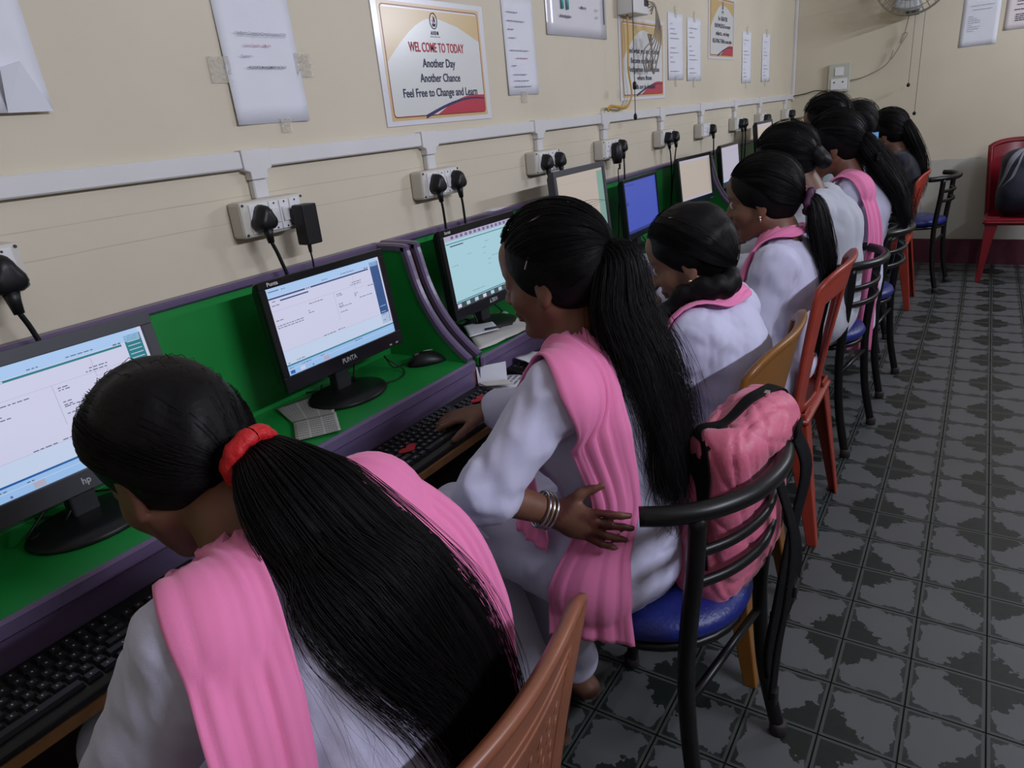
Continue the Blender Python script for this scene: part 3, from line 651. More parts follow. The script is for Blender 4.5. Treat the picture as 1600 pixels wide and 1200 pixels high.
def tally(style):
    """rectangles (u0, v0, u1, v1, colour, layer) of the program on the screen"""
    R = []
    A = lambda u0, v0, u1, v1, c, l=1: R.append((u0, v0, u1, v1, IX[c], l))
    rr = random.Random(len(style))
    def words(u, v, n, c='text', h=.008, l=3, lo=.008, hi=.028):
        for _ in range(n):
            w_ = rr.uniform(lo, hi); A(u, v, u + w_, v + h, c, l); u += w_ + .006
    if style in ('blue', 'teal'):
        bar = 'navy' if style == 'blue' else 'teal'
        A(0, 0, 1, 1, 'page'); A(0, .90, .98, 1, 'sky', 2); A(0, .875, .88, .893, bar, 2); A(.02, .955, .1, .965, 'text', 3)
        words(.12, .955, 2); words(.45, .915, 3); words(.62, .92, 5); words(.84, .90, 2, h=.012); words(.30, .878, 3, 'page', .012)
        A(.90, .15 if style == 'blue' else .12, .985, .955, 'deep_blue' if style == 'blue' else 'teal', 2)
        for k in range(20): A(.91, .19 + .037 * k, .975 if k > 5 else .94 + .006 * k, .196 + .037 * k, 'sky' if (k < 6 and k % 2) else 'navy' if style == 'blue' else 'page', 3)
        if style == 'blue': A(.09, .835, .32, .85, 'navy', 3)
        A(.52, .40, .522, .74, 'line', 2); A(.02, .74, .88, .742, 'line', 2); A(.02, .28, .88, .282, 'line', 2); A(.72, .70, .722, .86, 'line', 2); A(.72, .70, .88, .702, 'line', 2)
        for (u, v, n) in ((.02, .80, 2), (.03, .845, 1), (.30, .70, 5), (.02, .63, 2), (.02, .57, 9), (.02, .545, 8), (.28, .60, 2), (.28, .625, 1), (.54, .70, 2), (.54, .68, 3), (.54, .58, 2), (.54, .555, 2), (.54, .54, 5), (.54, .48, 3), (.70, .78, 4), (.68, .755, 5), (.70, .645, 2), (.70, .625, 1), (.70, .61, 1), (.84, .68, 3), (.74, .575, 5), (.35, .285, 4), (.48, .29, 3)): words(u, v, n)
        A(0, .125, .98, .28, 'lower', 2); A(0, .105, 1, .122, 'cyan_dark' if style == 'blue' else 'orb', 3); words(.02, .135, 1); words(.09, .14, 3); A(0, .0, 1, .105, 'task', 2); A(0, .062, 1, .066, 'page', 3)
        words(.02, .075, 2); words(.12, .075, 4); words(.28, .075, 2); words(.6, .08, 3); A(.02, .012, .055, .05, 'orb', 3); A(.10, .012, .14, .055, 'page', 3); A(.20, .012, .21, .03, 'icons', 3); A(.30, .01, .35, .06, 'lilac', 3)
    elif style == 'cyan':
        A(0, 0, 1, 1, 'cyan'); A(0, .93, 1, 1, 'lilac', 2)
        for k in range(14): A(.10 + .064 * k, .945, .135 + .064 * k, .985, 'icons', 3)
        A(.02, .885, .97, .897, 'cyan_dark', 2); A(.07, .845, .25, .86, 'dock', 3); A(.02, .085, 1, .098, 'cyan_dark', 2)
        A(.0, .0, 1, .075, 'dock', 2)
        for k in range(8): A(.02 + .12 * k, .01, .07 + .12 * k, .06, 'cyan' if k % 3 else 'page', 3)
        for (u, v, n) in ((.28, .68, 3), (.05, .58, 4), (.5, .70, 2), (.55, .78, 3), (.5, .62, 2), (.55, .52, 2), (.62, .55, 3), (.55, .45, 2), (.25, .16, 7)): words(u, v, n, 'cyan_dark', .006)
    elif style == 'cream':
        A(0, 0, 1, 1, 'cream'); A(.86, 0, 1, .97, 'grey_teal', 2); A(0, .9, .86, .905, 'cream2', 2); A(0, .70, .86, .702, 'cream2', 2); A(.4, .2, .402, .7, 'cream2', 2); A(0, .1, .86, .11, 'cream2', 2)
    elif style == 'plainblue':
        A(0, 0, 1, 1, 'blue'); A(.03, .93, .3, .945, 'blue_dark', 2); A(.0, .0, 1, .05, 'blue_dark', 2); A(.04, .55, .09, .62, 'blue_dark', 2)
    elif style == 'greypage':
        A(0, 0, 1, 1, 'cream'); A(0, .0, 1, .05, 'lilac', 2); A(0, .94, 1, 1, 'lilac', 2); A(.05, .12, .95, .122, 'cream2', 2); A(.93, .1, 1, .94, 'cream2', 2)
    elif style == 'lilac':
        A(0, 0, 1, 1, 'lilac'); A(.0, .85, 1, .86, 'cream2', 2); A(0, .1, 1, .11, 'cream2', 2); A(0, 0, 1, .06, 'task', 2); words(.1, .6, 6, 'cream2'); words(.1, .5, 5, 'cream2')
    elif style == 'yellow': A(0, 0, 1, 1, 'yellow'); A(0, .9, 1, .92, 'cream2', 2)
    else: A(0, 0, 1, 1, 'off')
    return R
def monitor(label, x, y, w_, h_, zc, style, tilt=6, yaw=0, bez=(.016, .016, .016, .03), brand=None, corner=None, casem=None, base='oval', hub=None, bx=0.0):
    """stands on the desk at (x, y); screen centre zc above the desk"""
    cm = casem or black_gl
    t = thing('monitor', label, 'monitor', (x, y, DZ), math.radians(yaw), 'monitors on the desks')
    Rt = Matrix.Rotation(-math.radians(tilt), 3, 'Y')
    def T(v): q = Rt @ Vector(v); return (q.x + bx, q.y, q.z + zc)
    def place(o):
        o.matrix_local = Matrix.Translation((bx, 0, zc)) @ Rt.to_4x4(); return o
    l, r, tp, bt = bez; H, W_ = h_ / 2, w_ / 2
    sy0, sy1, sz0, sz1 = -W_ + l, W_ - r, -H + bt, H - tp
    cas = MB().prism([(-.022, -H + .02), (-.014, -H + .002), (0, -H), (0, H), (-.012, H - .002), (-.022, H - .02)], 1, -W_, W_)
    place(cas.build('case', cm, t, bevel=.003))
    place(MB().box((-.045, -W_ * .6, -H * .6), (-.021, W_ * .6, H * .6), bev=.012).build('rear_cover', dark_pl, t))
    b = MB(); e = .0055
    for (y0, y1, z0, z1) in ((-W_, W_, sz1, H), (-W_, W_, -H, sz0), (-W_, sy0, sz0, sz1), (sy1, W_, sz0, sz1)): b.box((-.001, y0, z0), (e, y1, z1))
    fr = place(b.build('bezel', cm, t, bevel=.0015))
    S = MB(); mi = []
    for (u0, v0, u1, v1, c, ly) in tally(style):
        X = .0004 + .00025 * ly; f = lambda u, v: (X, sy0 + (sy1 - sy0) * u, sz0 + (sz1 - sz0) * v)
        S.quad(f(u0, v0), f(u1, v0), f(u1, v1), f(u0, v1), c)
    sc = mesh_obj('screen', S.v, S.f, parent=t, mats=EMS, midx=S.m); place(sc)
    if brand:
        o = lettering(t, brand, .016, (.0, .0, -H + bt * .5), mat('silver_print', (.6, .6, .62), .3, metal=.3), .0004, off=e + .0006, fit=hub or .045, name='maker_lettering'); place(o)
    if corner:
        o = lettering(t, corner, .011, (.0, -W_ + .035, H - tp * .5), mat('silver_print', (.6, .6, .62), .3, metal=.3), .0003, off=e + .0006, fit=.028, name='corner_lettering'); place(o)
    for k in range(2): place(MB().box((e, W_ - .05 + k * .022, -H + .006), (e + .001, W_ - .042 + k * .022, -H + .009)).build('indicator', mat('silver_print', (.6, .6, .62), .3), t))
    zb = zc - H
    nk = MB().prism([(-.045 + bx, .012), (-.015 + bx, .012), (-.018 + bx, zb + .03), (-.04 + bx, zb + .03)], 1, -.022, .022); nk.build('neck', dark_pl, t, bevel=.004)
    MB().lathe([(.10, .0), (.103, .004), (.098, .010), (.07, .016), (.03, .020)], (-.01 + bx, 0, .0), 32, sx=.80, sy=1.0).build('base', black_pl, t, smooth=True)
    # signal and power leads drooping behind the screen
    rr = random.Random(int(y * 100))
    for k in range(3):
        yy = -.05 + .05 * k
        MB().tube(spline([(-.03 + bx, yy, zb + .06), (-.035 + bx, yy + .01, zb - .005), (-.02 + bx, yy + rr.uniform(-.05, .05), max(zb - .05, .012)), (-.06 + bx, yy + rr.uniform(-.06, .06), .01), (-.10 + bx, yy, .012)], 20), .0025, 6).build('lead', black_pl, t, smooth=True)
    return t
grey_case = mat('grey_plastic', (.055, .055, .065), .45)
monitor('large grey-framed monitor showing a ledger form with a teal side bar, behind the nearest person', .15, .437, .385, .252, .195, 'teal', 7, 0, (.02, .02, .022, .035), 'hp', None, grey_case, hub=.014)
monitor('black monitor with a blue side bar on a white page, beside the mouse', .15, 1.042, .368, .238, .195, 'blue', 6, 0, (.016, .016, .017, .034), 'PUNTA', 'Punta')
monitor('black monitor with a cyan page, partly behind the henna-handed person', .15, 1.635, .372, .25, .19, 'cyan', 6, 0, (.016, .016, .02, .03), '\u25b2 ZEBION', 'Startek', hub=.04)
monitor('tall dark-framed monitor with a cream page rising above the green panel', .20, 2.185, .376, .325, .245, 'cream', 5, 0, (.018, .018, .02, .03), None, None, grey_case)
monitor('black monitor with a plain blue screen', .14, 2.835, .365, .245, .185, 'plainblue', 5, 0, (.014, .014, .014, .024))
monitor('black monitor with a grey white page just before the second desk divider', .15, 3.50, .38, .235, .215, 'greypage', 6, -6)
monitor('black monitor with a lilac page just past the second desk divider', .15, 4.09, .36, .23, .23, 'lilac', 5, 0)
monitor('dark monitor standing high, just left of the dark-haired heads at the far end', .15, 4.85, .40, .29, .28, 'greypage', 5, 0)
monitor('dark monitor with a yellowish page in the far corner', .17, 5.86, .38, .28, .26, 'yellow', 5, 0)

# ------------------------------------------------------------------ keyboards, mice
key_mesh = None
key_m = mat('key_black', (.014, .014, .016), .42); legend = mat('key_legend', (.55, .55, .58), .5)
def key_layout():
    K = []; u = .01905
    for r in range(6):
        z = r
        widths = {0: [1.25, 1.25, 1.25, 6.25, 1.25, 1.25, 1.25, 1.25], 1: [2.25] + [1] * 10 + [2.75], 2: [1.75] + [1] * 11 + [2.25], 3: [1.5] + [1] * 12 + [1.5], 4: [1] * 13 + [2], 5: [1] * 15}[r]
        x = 0
        for w_ in widths: K.append((x * u, r, w_ * u)); x += w_
        if r in (0, 4, 3): K += [((15.25 + k) * u, r, u) for k in range(3)]
        if r == 1: K.append((16.25 * u, r, u))
        if r < 5: K += [((18.5 + k) * u, r, u) for k in range(4)]
    return K
def keyboard(label, x, y, rot=0, single=True, hearts=None, L_=.44, Wd=.145):
    """local +Y runs along the key rows (left to right for the user facing -X), +X towards the user"""
    t = thing('keyboard', label, 'keyboard', (x, y, TZ), math.radians(rot), 'keyboards on the shelf')
    MB().prism([(-Wd / 2, 0), (Wd / 2, 0), (Wd / 2, .010), (Wd / 2 - .012, .014), (-Wd / 2 + .006, .024), (-Wd / 2, .020)], 1, -L_ / 2, L_ / 2).build('case', black_pl, t, bevel=.003)
    lay = key_layout(); sx = (L_ - .022) / (22.5 * .01905); pitch = .0185; allk = MB(); leg = MB()
    protos = {}
    for (ky, r, w_) in lay:
        yy = -L_ / 2 + .011 + (ky + w_ / 2) * sx; xx = Wd / 2 - .026 - r * pitch; zz = .0145 + (Wd / 2 - .012 - xx) * .074
        hw = w_ * sx / 2 - .0012; hx = pitch / 2 - .001
        kk = round(hw, 4)
        def shape(mb, ox, oy, oz):
            v = [(ox + a * hx, oy + b * hw, oz) for a, b in ((-1, -1), (1, -1), (1, 1), (-1, 1))] + [(ox + a * hx * .72, oy + b * (hw - .0025), oz + .0065) for a, b in ((-1, -1), (1, -1), (1, 1), (-1, 1))]
            mb.add(v, [(4, 5, 6, 7), (0, 1, 5, 4), (1, 2, 6, 5), (2, 3, 7, 6), (3, 0, 4, 7)])
        if single:
            if kk not in protos:
                m_ = MB(); shape(m_, 0, 0, 0); o = m_.build('key', key_m, t); protos[kk] = o
            else: o = protos[kk].copy(); link(o, t)
            o.location = (xx, yy, zz)
        else: shape(allk, xx, yy, zz)
        leg.quad((xx - .0015, yy - .0016, zz + .0067), (xx + .0015, yy - .0016, zz + .0067), (xx + .0015, yy + .0006, zz + .0067), (xx - .0015, yy + .0006, zz + .0067))
    leg.build('key_legends', legend, t)
    if not single: allk.build('keys', key_m, t)
    if hearts:
        red = mat('red_sticker', (.42, .008, .02), .45)
        for (hy, hx_) in hearts:
            pts = []
            for k in range(28):
                a = 2 * PI * k / 28; pts.append((16 * math.sin(a) ** 3, 13 * math.cos(a) - 5 * math.cos(2 * a) - 2 * math.cos(3 * a) - math.cos(4 * a)))
            MB().prism([(hx_ - q * .0011, hy + p_ * .0016) for p_, q in pts], 2, .0245, .0262).build('heart_sticker', red, t)
    return t
keyboard('black keyboard with white legends under the hands of the nearest person', .362, .285, 1)
keyboard('black keyboard with two red stickers', .356, 1.132, 1, True, [(-.155, .012), (.135, .0)])
keyboard('black keyboard left of the person with a braid', .36, 1.70, 0)
for n_, y in enumerate((2.30, 2.86, 3.47, 4.10, 4.70)):
    keyboard('black keyboard on the shelf at the %s place from the left' % ORD[n_ + 3], .36, y, 0, False)
def mouse(label, x, y, rz, z=DZ, cord=None):
    t = thing('computer_mouse', label, 'mouse', (x, y, z), rz, 'mice on the desks')
    v = []; f = []; nu, nv = 18, 14
    for i in range(nu + 1):
        s = i / nu; L = -.052 + .104 * s; wd = .031 * math.sin(PI * min(max(s, .02), .98)) ** .42 * (1 - .12 * math.sin(PI * s)); hh = .036 * math.sin(PI * (.06 + .90 * s)) ** .75 * (1 - .25 * s)
        for j in range(nv + 1):
            a = PI * j / nv; v.append((L, wd * math.cos(a), max(hh * math.sin(a) ** .8, 0.0) + .0005))
    for i in range(nu):
        for j in range(nv): f.append((i * 15 + j, (i + 1) * 15 + j, (i + 1) * 15 + j + 1, i * 15 + j + 1))
    f.append(tuple(range(15))); f.append(tuple(nu * 15 + k for k in range(15))[::-1])
    for i in range(nu): f.append((i * 15, i * 15 + 14, (i + 1) * 15 + 14, (i + 1) * 15))
    MB().add(v, f).build('shell', black_pl, t, smooth=True)
    MB().tube([(-.02, 0, .029), (-.032, 0, .027)], .006, 8).build('wheel', dark_pl, t)
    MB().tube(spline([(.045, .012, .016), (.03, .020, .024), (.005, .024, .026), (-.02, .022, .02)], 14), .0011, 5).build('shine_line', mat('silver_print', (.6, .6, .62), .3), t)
    if cord: 
        rot = Matrix.Rotation(-rz, 3, 'Z'); P = [tuple(rot @ (Vector(c) - Vector((x, y, z)))) for c in cord]
        MB().tube(spline(P, 40), .0018, 6).build('cord', black_pl, t, smooth=True)
    return t
mouse('black computer mouse on the green desk beside the monitor with a blue side bar', .178, 1.292, math.radians(55), cord=[(.145, 1.255, .772), (.12, 1.225, .766), (.11, 1.21, .80), (.13, 1.195, .80), (.165, 1.215, .766), (.19, 1.15, .766), (.13, 1.06, .766), (.06, 1.0, .768)])

# ------------------------------------------------------------------ loose papers on the desks
news_m = None
def paper_grid(name, label, cat, corners, z, m, wave=.006, n=10, rows=None, rowm=None, seed=1):
    """a crumpled sheet spanned by four floor-plan corners"""
    c = [V(*q) for q in corners]; rr = random.Random(seed); ctr = sum(c) / 4
    t = thing(name, label, cat, (ctr[0], ctr[1], z))
    def pt(u, v):
        q = c[0] * (1 - u) * (1 - v) + c[1] * u * (1 - v) + c[2] * u * v + c[3] * (1 - u) * v
        h = wave * (1 + noise.noise(Vector((q[0] * 14 + seed, q[1] * 14, 0)))) ; return (q[0] - ctr[0], q[1] - ctr[1], h)
    v = [pt(i / n, j / n) for i in range(n + 1) for j in range(n + 1)]; f = [(i * (n + 1) + j, (i + 1) * (n + 1) + j, (i + 1) * (n + 1) + j + 1, i * (n + 1) + j + 1) for i in range(n) for j in range(n)]
    s = mesh_obj('sheet', v, f, m, t, smooth=True); so = s.modifiers.new('s', 'SOLIDIFY'); so.thickness = .0008; so.offset = -1
    if rows:
        b = MB()
        for v0 in np.linspace(.06, .94, rows):
            for u0, u1 in ((.05, .32), (.36, .63), (.67, .95)):
                k = 5
                for q in range(k):
                    a0, a1 = u0 + (u1 - u0) * q / k, u0 + (u1 - u0) * (q + .8) / k; P = [pt(a0, v0), pt(a1, v0), pt(a1, v0 + .45 / rows), pt(a0, v0 + .45 / rows)]
                    b.quad(*[(x_, y_, z_ + .0011) for x_, y_, z_ in P])
        b.build('print', rowm or ink_grey, t)
    return t
newsprint = mat('newsprint', (.42, .40, .37), .85, var=.15, vscale=20); news_ink = mat('news_ink', (.16, .15, .15), .8)
paper_grid('newspaper_piece', 'torn piece of newspaper under the monitor with a blue side bar', 'newspaper', [(.045, .905), (.085, 1.045), (.205, .935), (.16, .86)], DZ + .001, newsprint, .004, rows=14, rowm=news_ink, seed=3)
paper_grid('newspaper_piece', 'second torn strip of newspaper at the desk front beside the red hair band', 'newspaper', [(.15, .865), (.205, .94), (.288, .875), (.235, .80)], DZ + .002, newsprint, .005, rows=9, rowm=news_ink, seed=5)
paper_grid('paper_sheets', 'loose worn papers on the desk below the cyan monitor', 'papers', [(.06, 1.60), (.12, 1.76), (.30, 1.63), (.27, 1.40)], DZ + .002, paper_w, .006, seed=8)
paper_grid('paper_sheets', 'small pale slip on top of the worn papers', 'papers', [(.10, 1.56), (.14, 1.64), (.23, 1.56), (.19, 1.47)], DZ + .014, paper_m, .003, seed=9)
o = MB().tube([(.20, 1.53, DZ + .0225), (.25, 1.60, DZ + .0225)], .003, 8).build('pen', dark_pl, smooth=True); tag(o, 'thin dark pen lying on the worn papers', 'pen')
paper_grid('paper_sheets', 'white ruled paper on the desk below the blue screen', 'papers', [(.13, 2.50), (.16, 2.70), (.29, 2.66), (.29, 2.42)], DZ + .002, paper_m, .004, rows=12, seed=12)
paper_grid('paper_sheets', 'white sheet on the shelf between two keyboards by the desk divider', 'papers', [(.29, 1.365), (.28, 1.46), (.40, 1.50), (.42, 1.37)], TZ + .002, paper_m, .008, rows=8, seed=15)
nb = thing('folded_booklet', 'folded white booklet standing on the keyboard shelf against the riser', 'booklet', (.31, 1.39, TZ + .018))
MB().add([(-.025, -.03, .0), (.035, .02, .0), (.095, -.02, .004), (.03, -.06, .004), (-.03, -.025, .05), (.03, .028, .055)], [(0, 1, 5, 4), (0, 1, 2, 3)]).build('cover', paper_m, nb).modifiers.new('s', 'SOLIDIFY').thickness = .003
MB().add([(-.02, -.035, .01), (.035, .01, .012), (.09, -.028, .02), (.025, -.065, .02)], [(0, 1, 2, 3)]).build('page', paper_w, nb).modifiers.new('s', 'SOLIDIFY').thickness = .002
paper_grid('open_notebook', 'white open notebook in front of the person with loose wavy hair', 'notebook', [(.30, 1.52), (.31, 1.60), (.43, 1.57), (.43, 1.48)], TZ + .032, paper_m, .01, seed=21)
o = MB().box((-.0006, -.022, -.013), (.0006, .022, .013)).build('label_card', paper_m); o.location = (.0235, 4.36, 1.0); tag(o, 'small white card stuck on the green panel of the far desk', 'card')
paper_grid('paper_sheets', 'grey white sheet on top of the cyan monitor', 'papers', [(.085, 1.73), (.085, 1.80), (.125, 1.83), (.125, 1.73)], 1.083, paper_m, .004, seed=30)

# ------------------------------------------------------------------ distance-field modelling (bodies, clothes, hair, bag)
def unit(v): v = np.asarray(v, float); return v / (np.linalg.norm(v) + 1e-12)
class Cap:      # tapered capsule, optionally flattened along axis n by factor s
    def __init__(s, a, b, ra, rb, n=None, f=1.0): s.a, s.b, s.ra, s.rb = V(*a), V(*b), ra, rb; s.n = None if n is None else unit(n); s.f = f
    def box(s): r = max(s.ra, s.rb) * max(1, s.f); return np.minimum(s.a, s.b) - r, np.maximum(s.a, s.b) + r
    def ev(s, P):
        ba = s.b - s.a; pa = P - s.a; t = np.clip((pa @ ba) / max(ba @ ba, 1e-12), 0, 1); Q = pa - t[..., None] * ba
        if s.n is not None: c = Q @ s.n; Q = Q + (c / s.f - c)[..., None] * s.n
        return (np.sqrt((Q * Q).sum(-1)) - (s.ra + (s.rb - s.ra) * t)) * (min(1, s.f))
class Ell:      # ellipsoid with axes rows of R
    def __init__(s, c, r, R=None): s.c, s.r, s.R = V(*c), V(*r), np.eye(3) if R is None else np.asarray(R, float)
    def box(s): e = np.abs(s.R.T) @ s.r; return s.c - e, s.c + e
    def ev(s, P):
        q = (P - s.c) @ s.R.T; k0 = np.sqrt(((q / s.r) ** 2).sum(-1)); k1 = np.sqrt(((q / s.r ** 2) ** 2).sum(-1)); return k0 * (k0 - 1) / (k1 + 1e-9)
class Box_:
    def __init__(s, c, h, R=None, rd=.01): s.c, s.h, s.R, s.rd = V(*c), V(*h) - rd, np.eye(3) if R is None else np.asarray(R, float), rd
    def box(s): e = np.abs(s.R.T) @ (s.h + s.rd); return s.c - e, s.c + e
    def ev(s, P):
        q = np.abs((P - s.c) @ s.R.T) - s.h; return np.sqrt((np.maximum(q, 0) ** 2).sum(-1)) + np.minimum(q.max(-1), 0) - s.rd
class Half:     # keeps the side where (p-c).n < 0 is solid
    def __init__(s, c, n): s.c, s.n = V(*c), unit(n)
    def box(s): return V(-9, -9, -9), V(9, 9, 9)
    def ev(s, P): return (P - s.c) @ s.n
class Field:
    def __init__(s): s.ops = []
    def add(s, p, k=.02): s.ops.append((p, k, 1)); return s
    def sub(s, p, k=.01): s.ops.append((p, k, -1)); return s
    @staticmethod
    def comb(d, e, k, sg):
        if sg > 0:
            h = np.clip(.5 + .5 * (d - e) / k, 0, 1); return d * (1 - h) + e * h - k * h * (1 - h)
        e = -e; h = np.clip(.5 - .5 * (d - e) / k, 0, 1); return d * (1 - h) + e * h + k * h * (1 - h)
    def at(s, P):
        d = np.full(P.shape[:-1], 1.0)
        for p, k, sg in s.ops: d = s.comb(d, p.ev(P), k, sg)
        return d
    def grad(s, P, e=.004):
        g = np.stack([s.at(P + V(*(e * (i == j) for j in range(3)))) - s.at(P - V(*(e * (i == j) for j in range(3)))) for i in range(3)], -1); return g / (np.linalg.norm(g, axis=-1, keepdims=True) + 1e-9)
    def mesh(s, h=.008, lo=None, hi=None):
        bs = [p.box() for p, k, sg in s.ops if sg > 0]
        L = np.min([b[0] for b in bs], 0) - 3 * h if lo is None else V(*lo); H = np.max([b[1] for b in bs], 0) + 3 * h if hi is None else V(*hi)
        ax = [np.arange(L[i], H[i] + h, h) for i in range(3)]; n = [len(a) for a in ax]; D = np.full(n, 1.0, np.float32)
        for p, k, sg in s.ops:
            b0, b1 = p.box(); mg = k + 3 * h + .012
            i0 = [max(int((b0[i] - mg - L[i]) / h), 0) for i in range(3)]; i1 = [min(int((b1[i] + mg - L[i]) / h) + 2, n[i]) for i in range(3)]
            if any(a >= b for a, b in zip(i0, i1)): continue
            sl = tuple(slice(a, b) for a, b in zip(i0, i1))
            G = np.stack(np.meshgrid(*[ax[i][sl[i]] for i in range(3)], indexing='ij'), -1)
            D[sl] = s.comb(D[sl], p.ev(G), k, sg)
        return surface_nets(D, L, h)
def surface_nets(D, L, h):
    n = D.shape; neg = D < 0
    c = np.zeros([x - 1 for x in n], np.int8)
    offs = [(i, j, k) for i in (0, 1) for j in (0, 1) for k in (0, 1)]
    for o in offs: c += neg[o[0]:n[0] - 1 + o[0], o[1]:n[1] - 1 + o[1], o[2]:n[2] - 1 + o[2]]
    idx = np.argwhere((c > 0) & (c < 8)); acc = np.zeros((len(idx), 3)); cnt = np.zeros(len(idx))
    for a in offs:
        for ax in range(3):
            if a[ax]: continue
            b = list(a); b[ax] = 1
            da = D[idx[:, 0] + a[0], idx[:, 1] + a[1], idx[:, 2] + a[2]].astype(float); db = D[idx[:, 0] + b[0], idx[:, 1] + b[1], idx[:, 2] + b[2]].astype(float)
            m = (da < 0) != (db < 0); t = np.where(m, da / np.where(m, da - db, 1), 0); t = np.clip(t, 0, 1)
            p = np.tile(np.array(a, float), (len(idx), 1)); p[:, ax] = t; acc[m] += p[m]; cnt[m] += 1
    Vt = L + (idx + acc / cnt[:, None]) * h
    vid = np.full(c.shape, -1, np.int64); vid[tuple(idx.T)] = np.arange(len(idx)); F = []
    for ax in range(3):
        s0 = [slice(1, -1)] * 3; s0[ax] = slice(0, -1); s1 = list(s0); s1[ax] = slice(1, None)
        a, b = neg[tuple(s0)], neg[tuple(s1)]; u, w_ = [(1, 2), (2, 0), (0, 1)][ax]
        for flip in (0, 1):
            e = np.argwhere((a & ~b) if not flip else (~a & b))
            if not len(e): continue
            e = e + 1; e[:, ax] -= 1
            def cell(du, dw): q = e.copy(); q[:, u] -= du; q[:, w_] -= dw; return vid[tuple(q.T)]
            q = np.stack([cell(1, 1), cell(0, 1), cell(0, 0), cell(1, 0)], 1); F.append(q if not flip else q[:, ::-1])
    F = np.vstack(F); F = F[(F >= 0).all(1)]
    return Vt, F
def vnormals(v, f):
    a = np.cross(v[f[:, 2]] - v[f[:, 0]], v[f[:, 3]] - v[f[:, 1]]); n = np.zeros_like(v)
    for k in range(4): np.add.at(n, f[:, k], a)
    return n / (np.linalg.norm(n, axis=1, keepdims=True) + 1e-12)
def sine_noise(P, seed, fr, n=5):
    """cheap smooth pseudo-noise, vectorised; fr = 3-vector of frequencies"""
    r = np.random.RandomState(seed); o = np.zeros(len(P)); fr = np.asarray(fr, float)
    for k in range(n):
        d = r.normal(size=3) * fr; o += np.sin(P @ d + r.uniform(0, 7) + 1.3 * np.sin(P @ (r.normal(size=3) * fr * .6) + r.uniform(0, 7)))
    return o / n

# ------------------------------------------------------------------ chairs
metal_m = mat('black_tube', (.007, .0065, .007), .36, var=.3, vscale=30, spec=.35); blue_seat = mat('blue_rexine', (.010, .018, .16), .42, bump=.15, bscale=120); rubber = mat('rubber_foot', (.03, .022, .022), .7)
def metal_chair(label, x, y, rot=0):
    t = thing('metal_chair', label, 'chair', (x, y, 0), math.radians(rot), 'black metal chairs with blue seats')
    MB().lathe([(.02, .425), (.165, .425), (.185, .438), (.190, .452), (.182, .468), (.15, .478), (.05, .482), (.01, .482)], n=36, sx=1.0, sy=1.0).build('seat', blue_seat, t, smooth=True)
    MB().tube([(.172 * math.cos(a), .172 * math.sin(a), .418) for a in np.linspace(0, 2 * PI, 33)], .010, 8, caps=False).build('seat_ring', metal_m, t, smooth=True)
    for s in (-1, 1):
        MB().tube(spline([(-.115, s * .125, .418), (-.125, s * .13, .35), (-.145, s * .145, .15), (-.165, s * .16, .012)], 14), .0145, 12).build('leg', metal_m, t, smooth=True)
        MB().tube(spline([(.175, s * .163, .735), (.17, s * .163, .62), (.158, s * .163, .48), (.155, s * .163, .36), (.17, s * .165, .18), (.205, s * .172, .012)], 26), .0155, 12).build('back_post', metal_m, t, smooth=True)
        for fx, fy in ((-.166, .16), (.206, .172)): MB().lathe([(.014, 0), (.019, .002), (.019, .028), (.016, .032)], (fx, s * fy, 0), 14).build('foot_cap', rubber, t, smooth=True)
    MB().tube(spline([(.105, -.222, .738), (.145, -.195, .739), (.19, -.145, .74), (.222, -.07, .74), (.23, 0, .74), (.222, .07, .74), (.19, .145, .74), (.145, .195, .739), (.105, .222, .738)], 40), .0165, 14).build('top_rail', metal_m, t, smooth=True)
    for z in (.655, .595):
        MB().tube(spline([(.166, -.163, z), (.20, -.09, z), (.214, 0, z), (.20, .09, z), (.166, .163, z)], 20), .0105, 10, sec=(.75, 1)).build('cross_bar', metal_m, t, smooth=True)
    MB().tube([(.156, -.163, .33), (.156, .163, .33)], .009, 8).build('stretcher', metal_m, t, smooth=True)
    return t
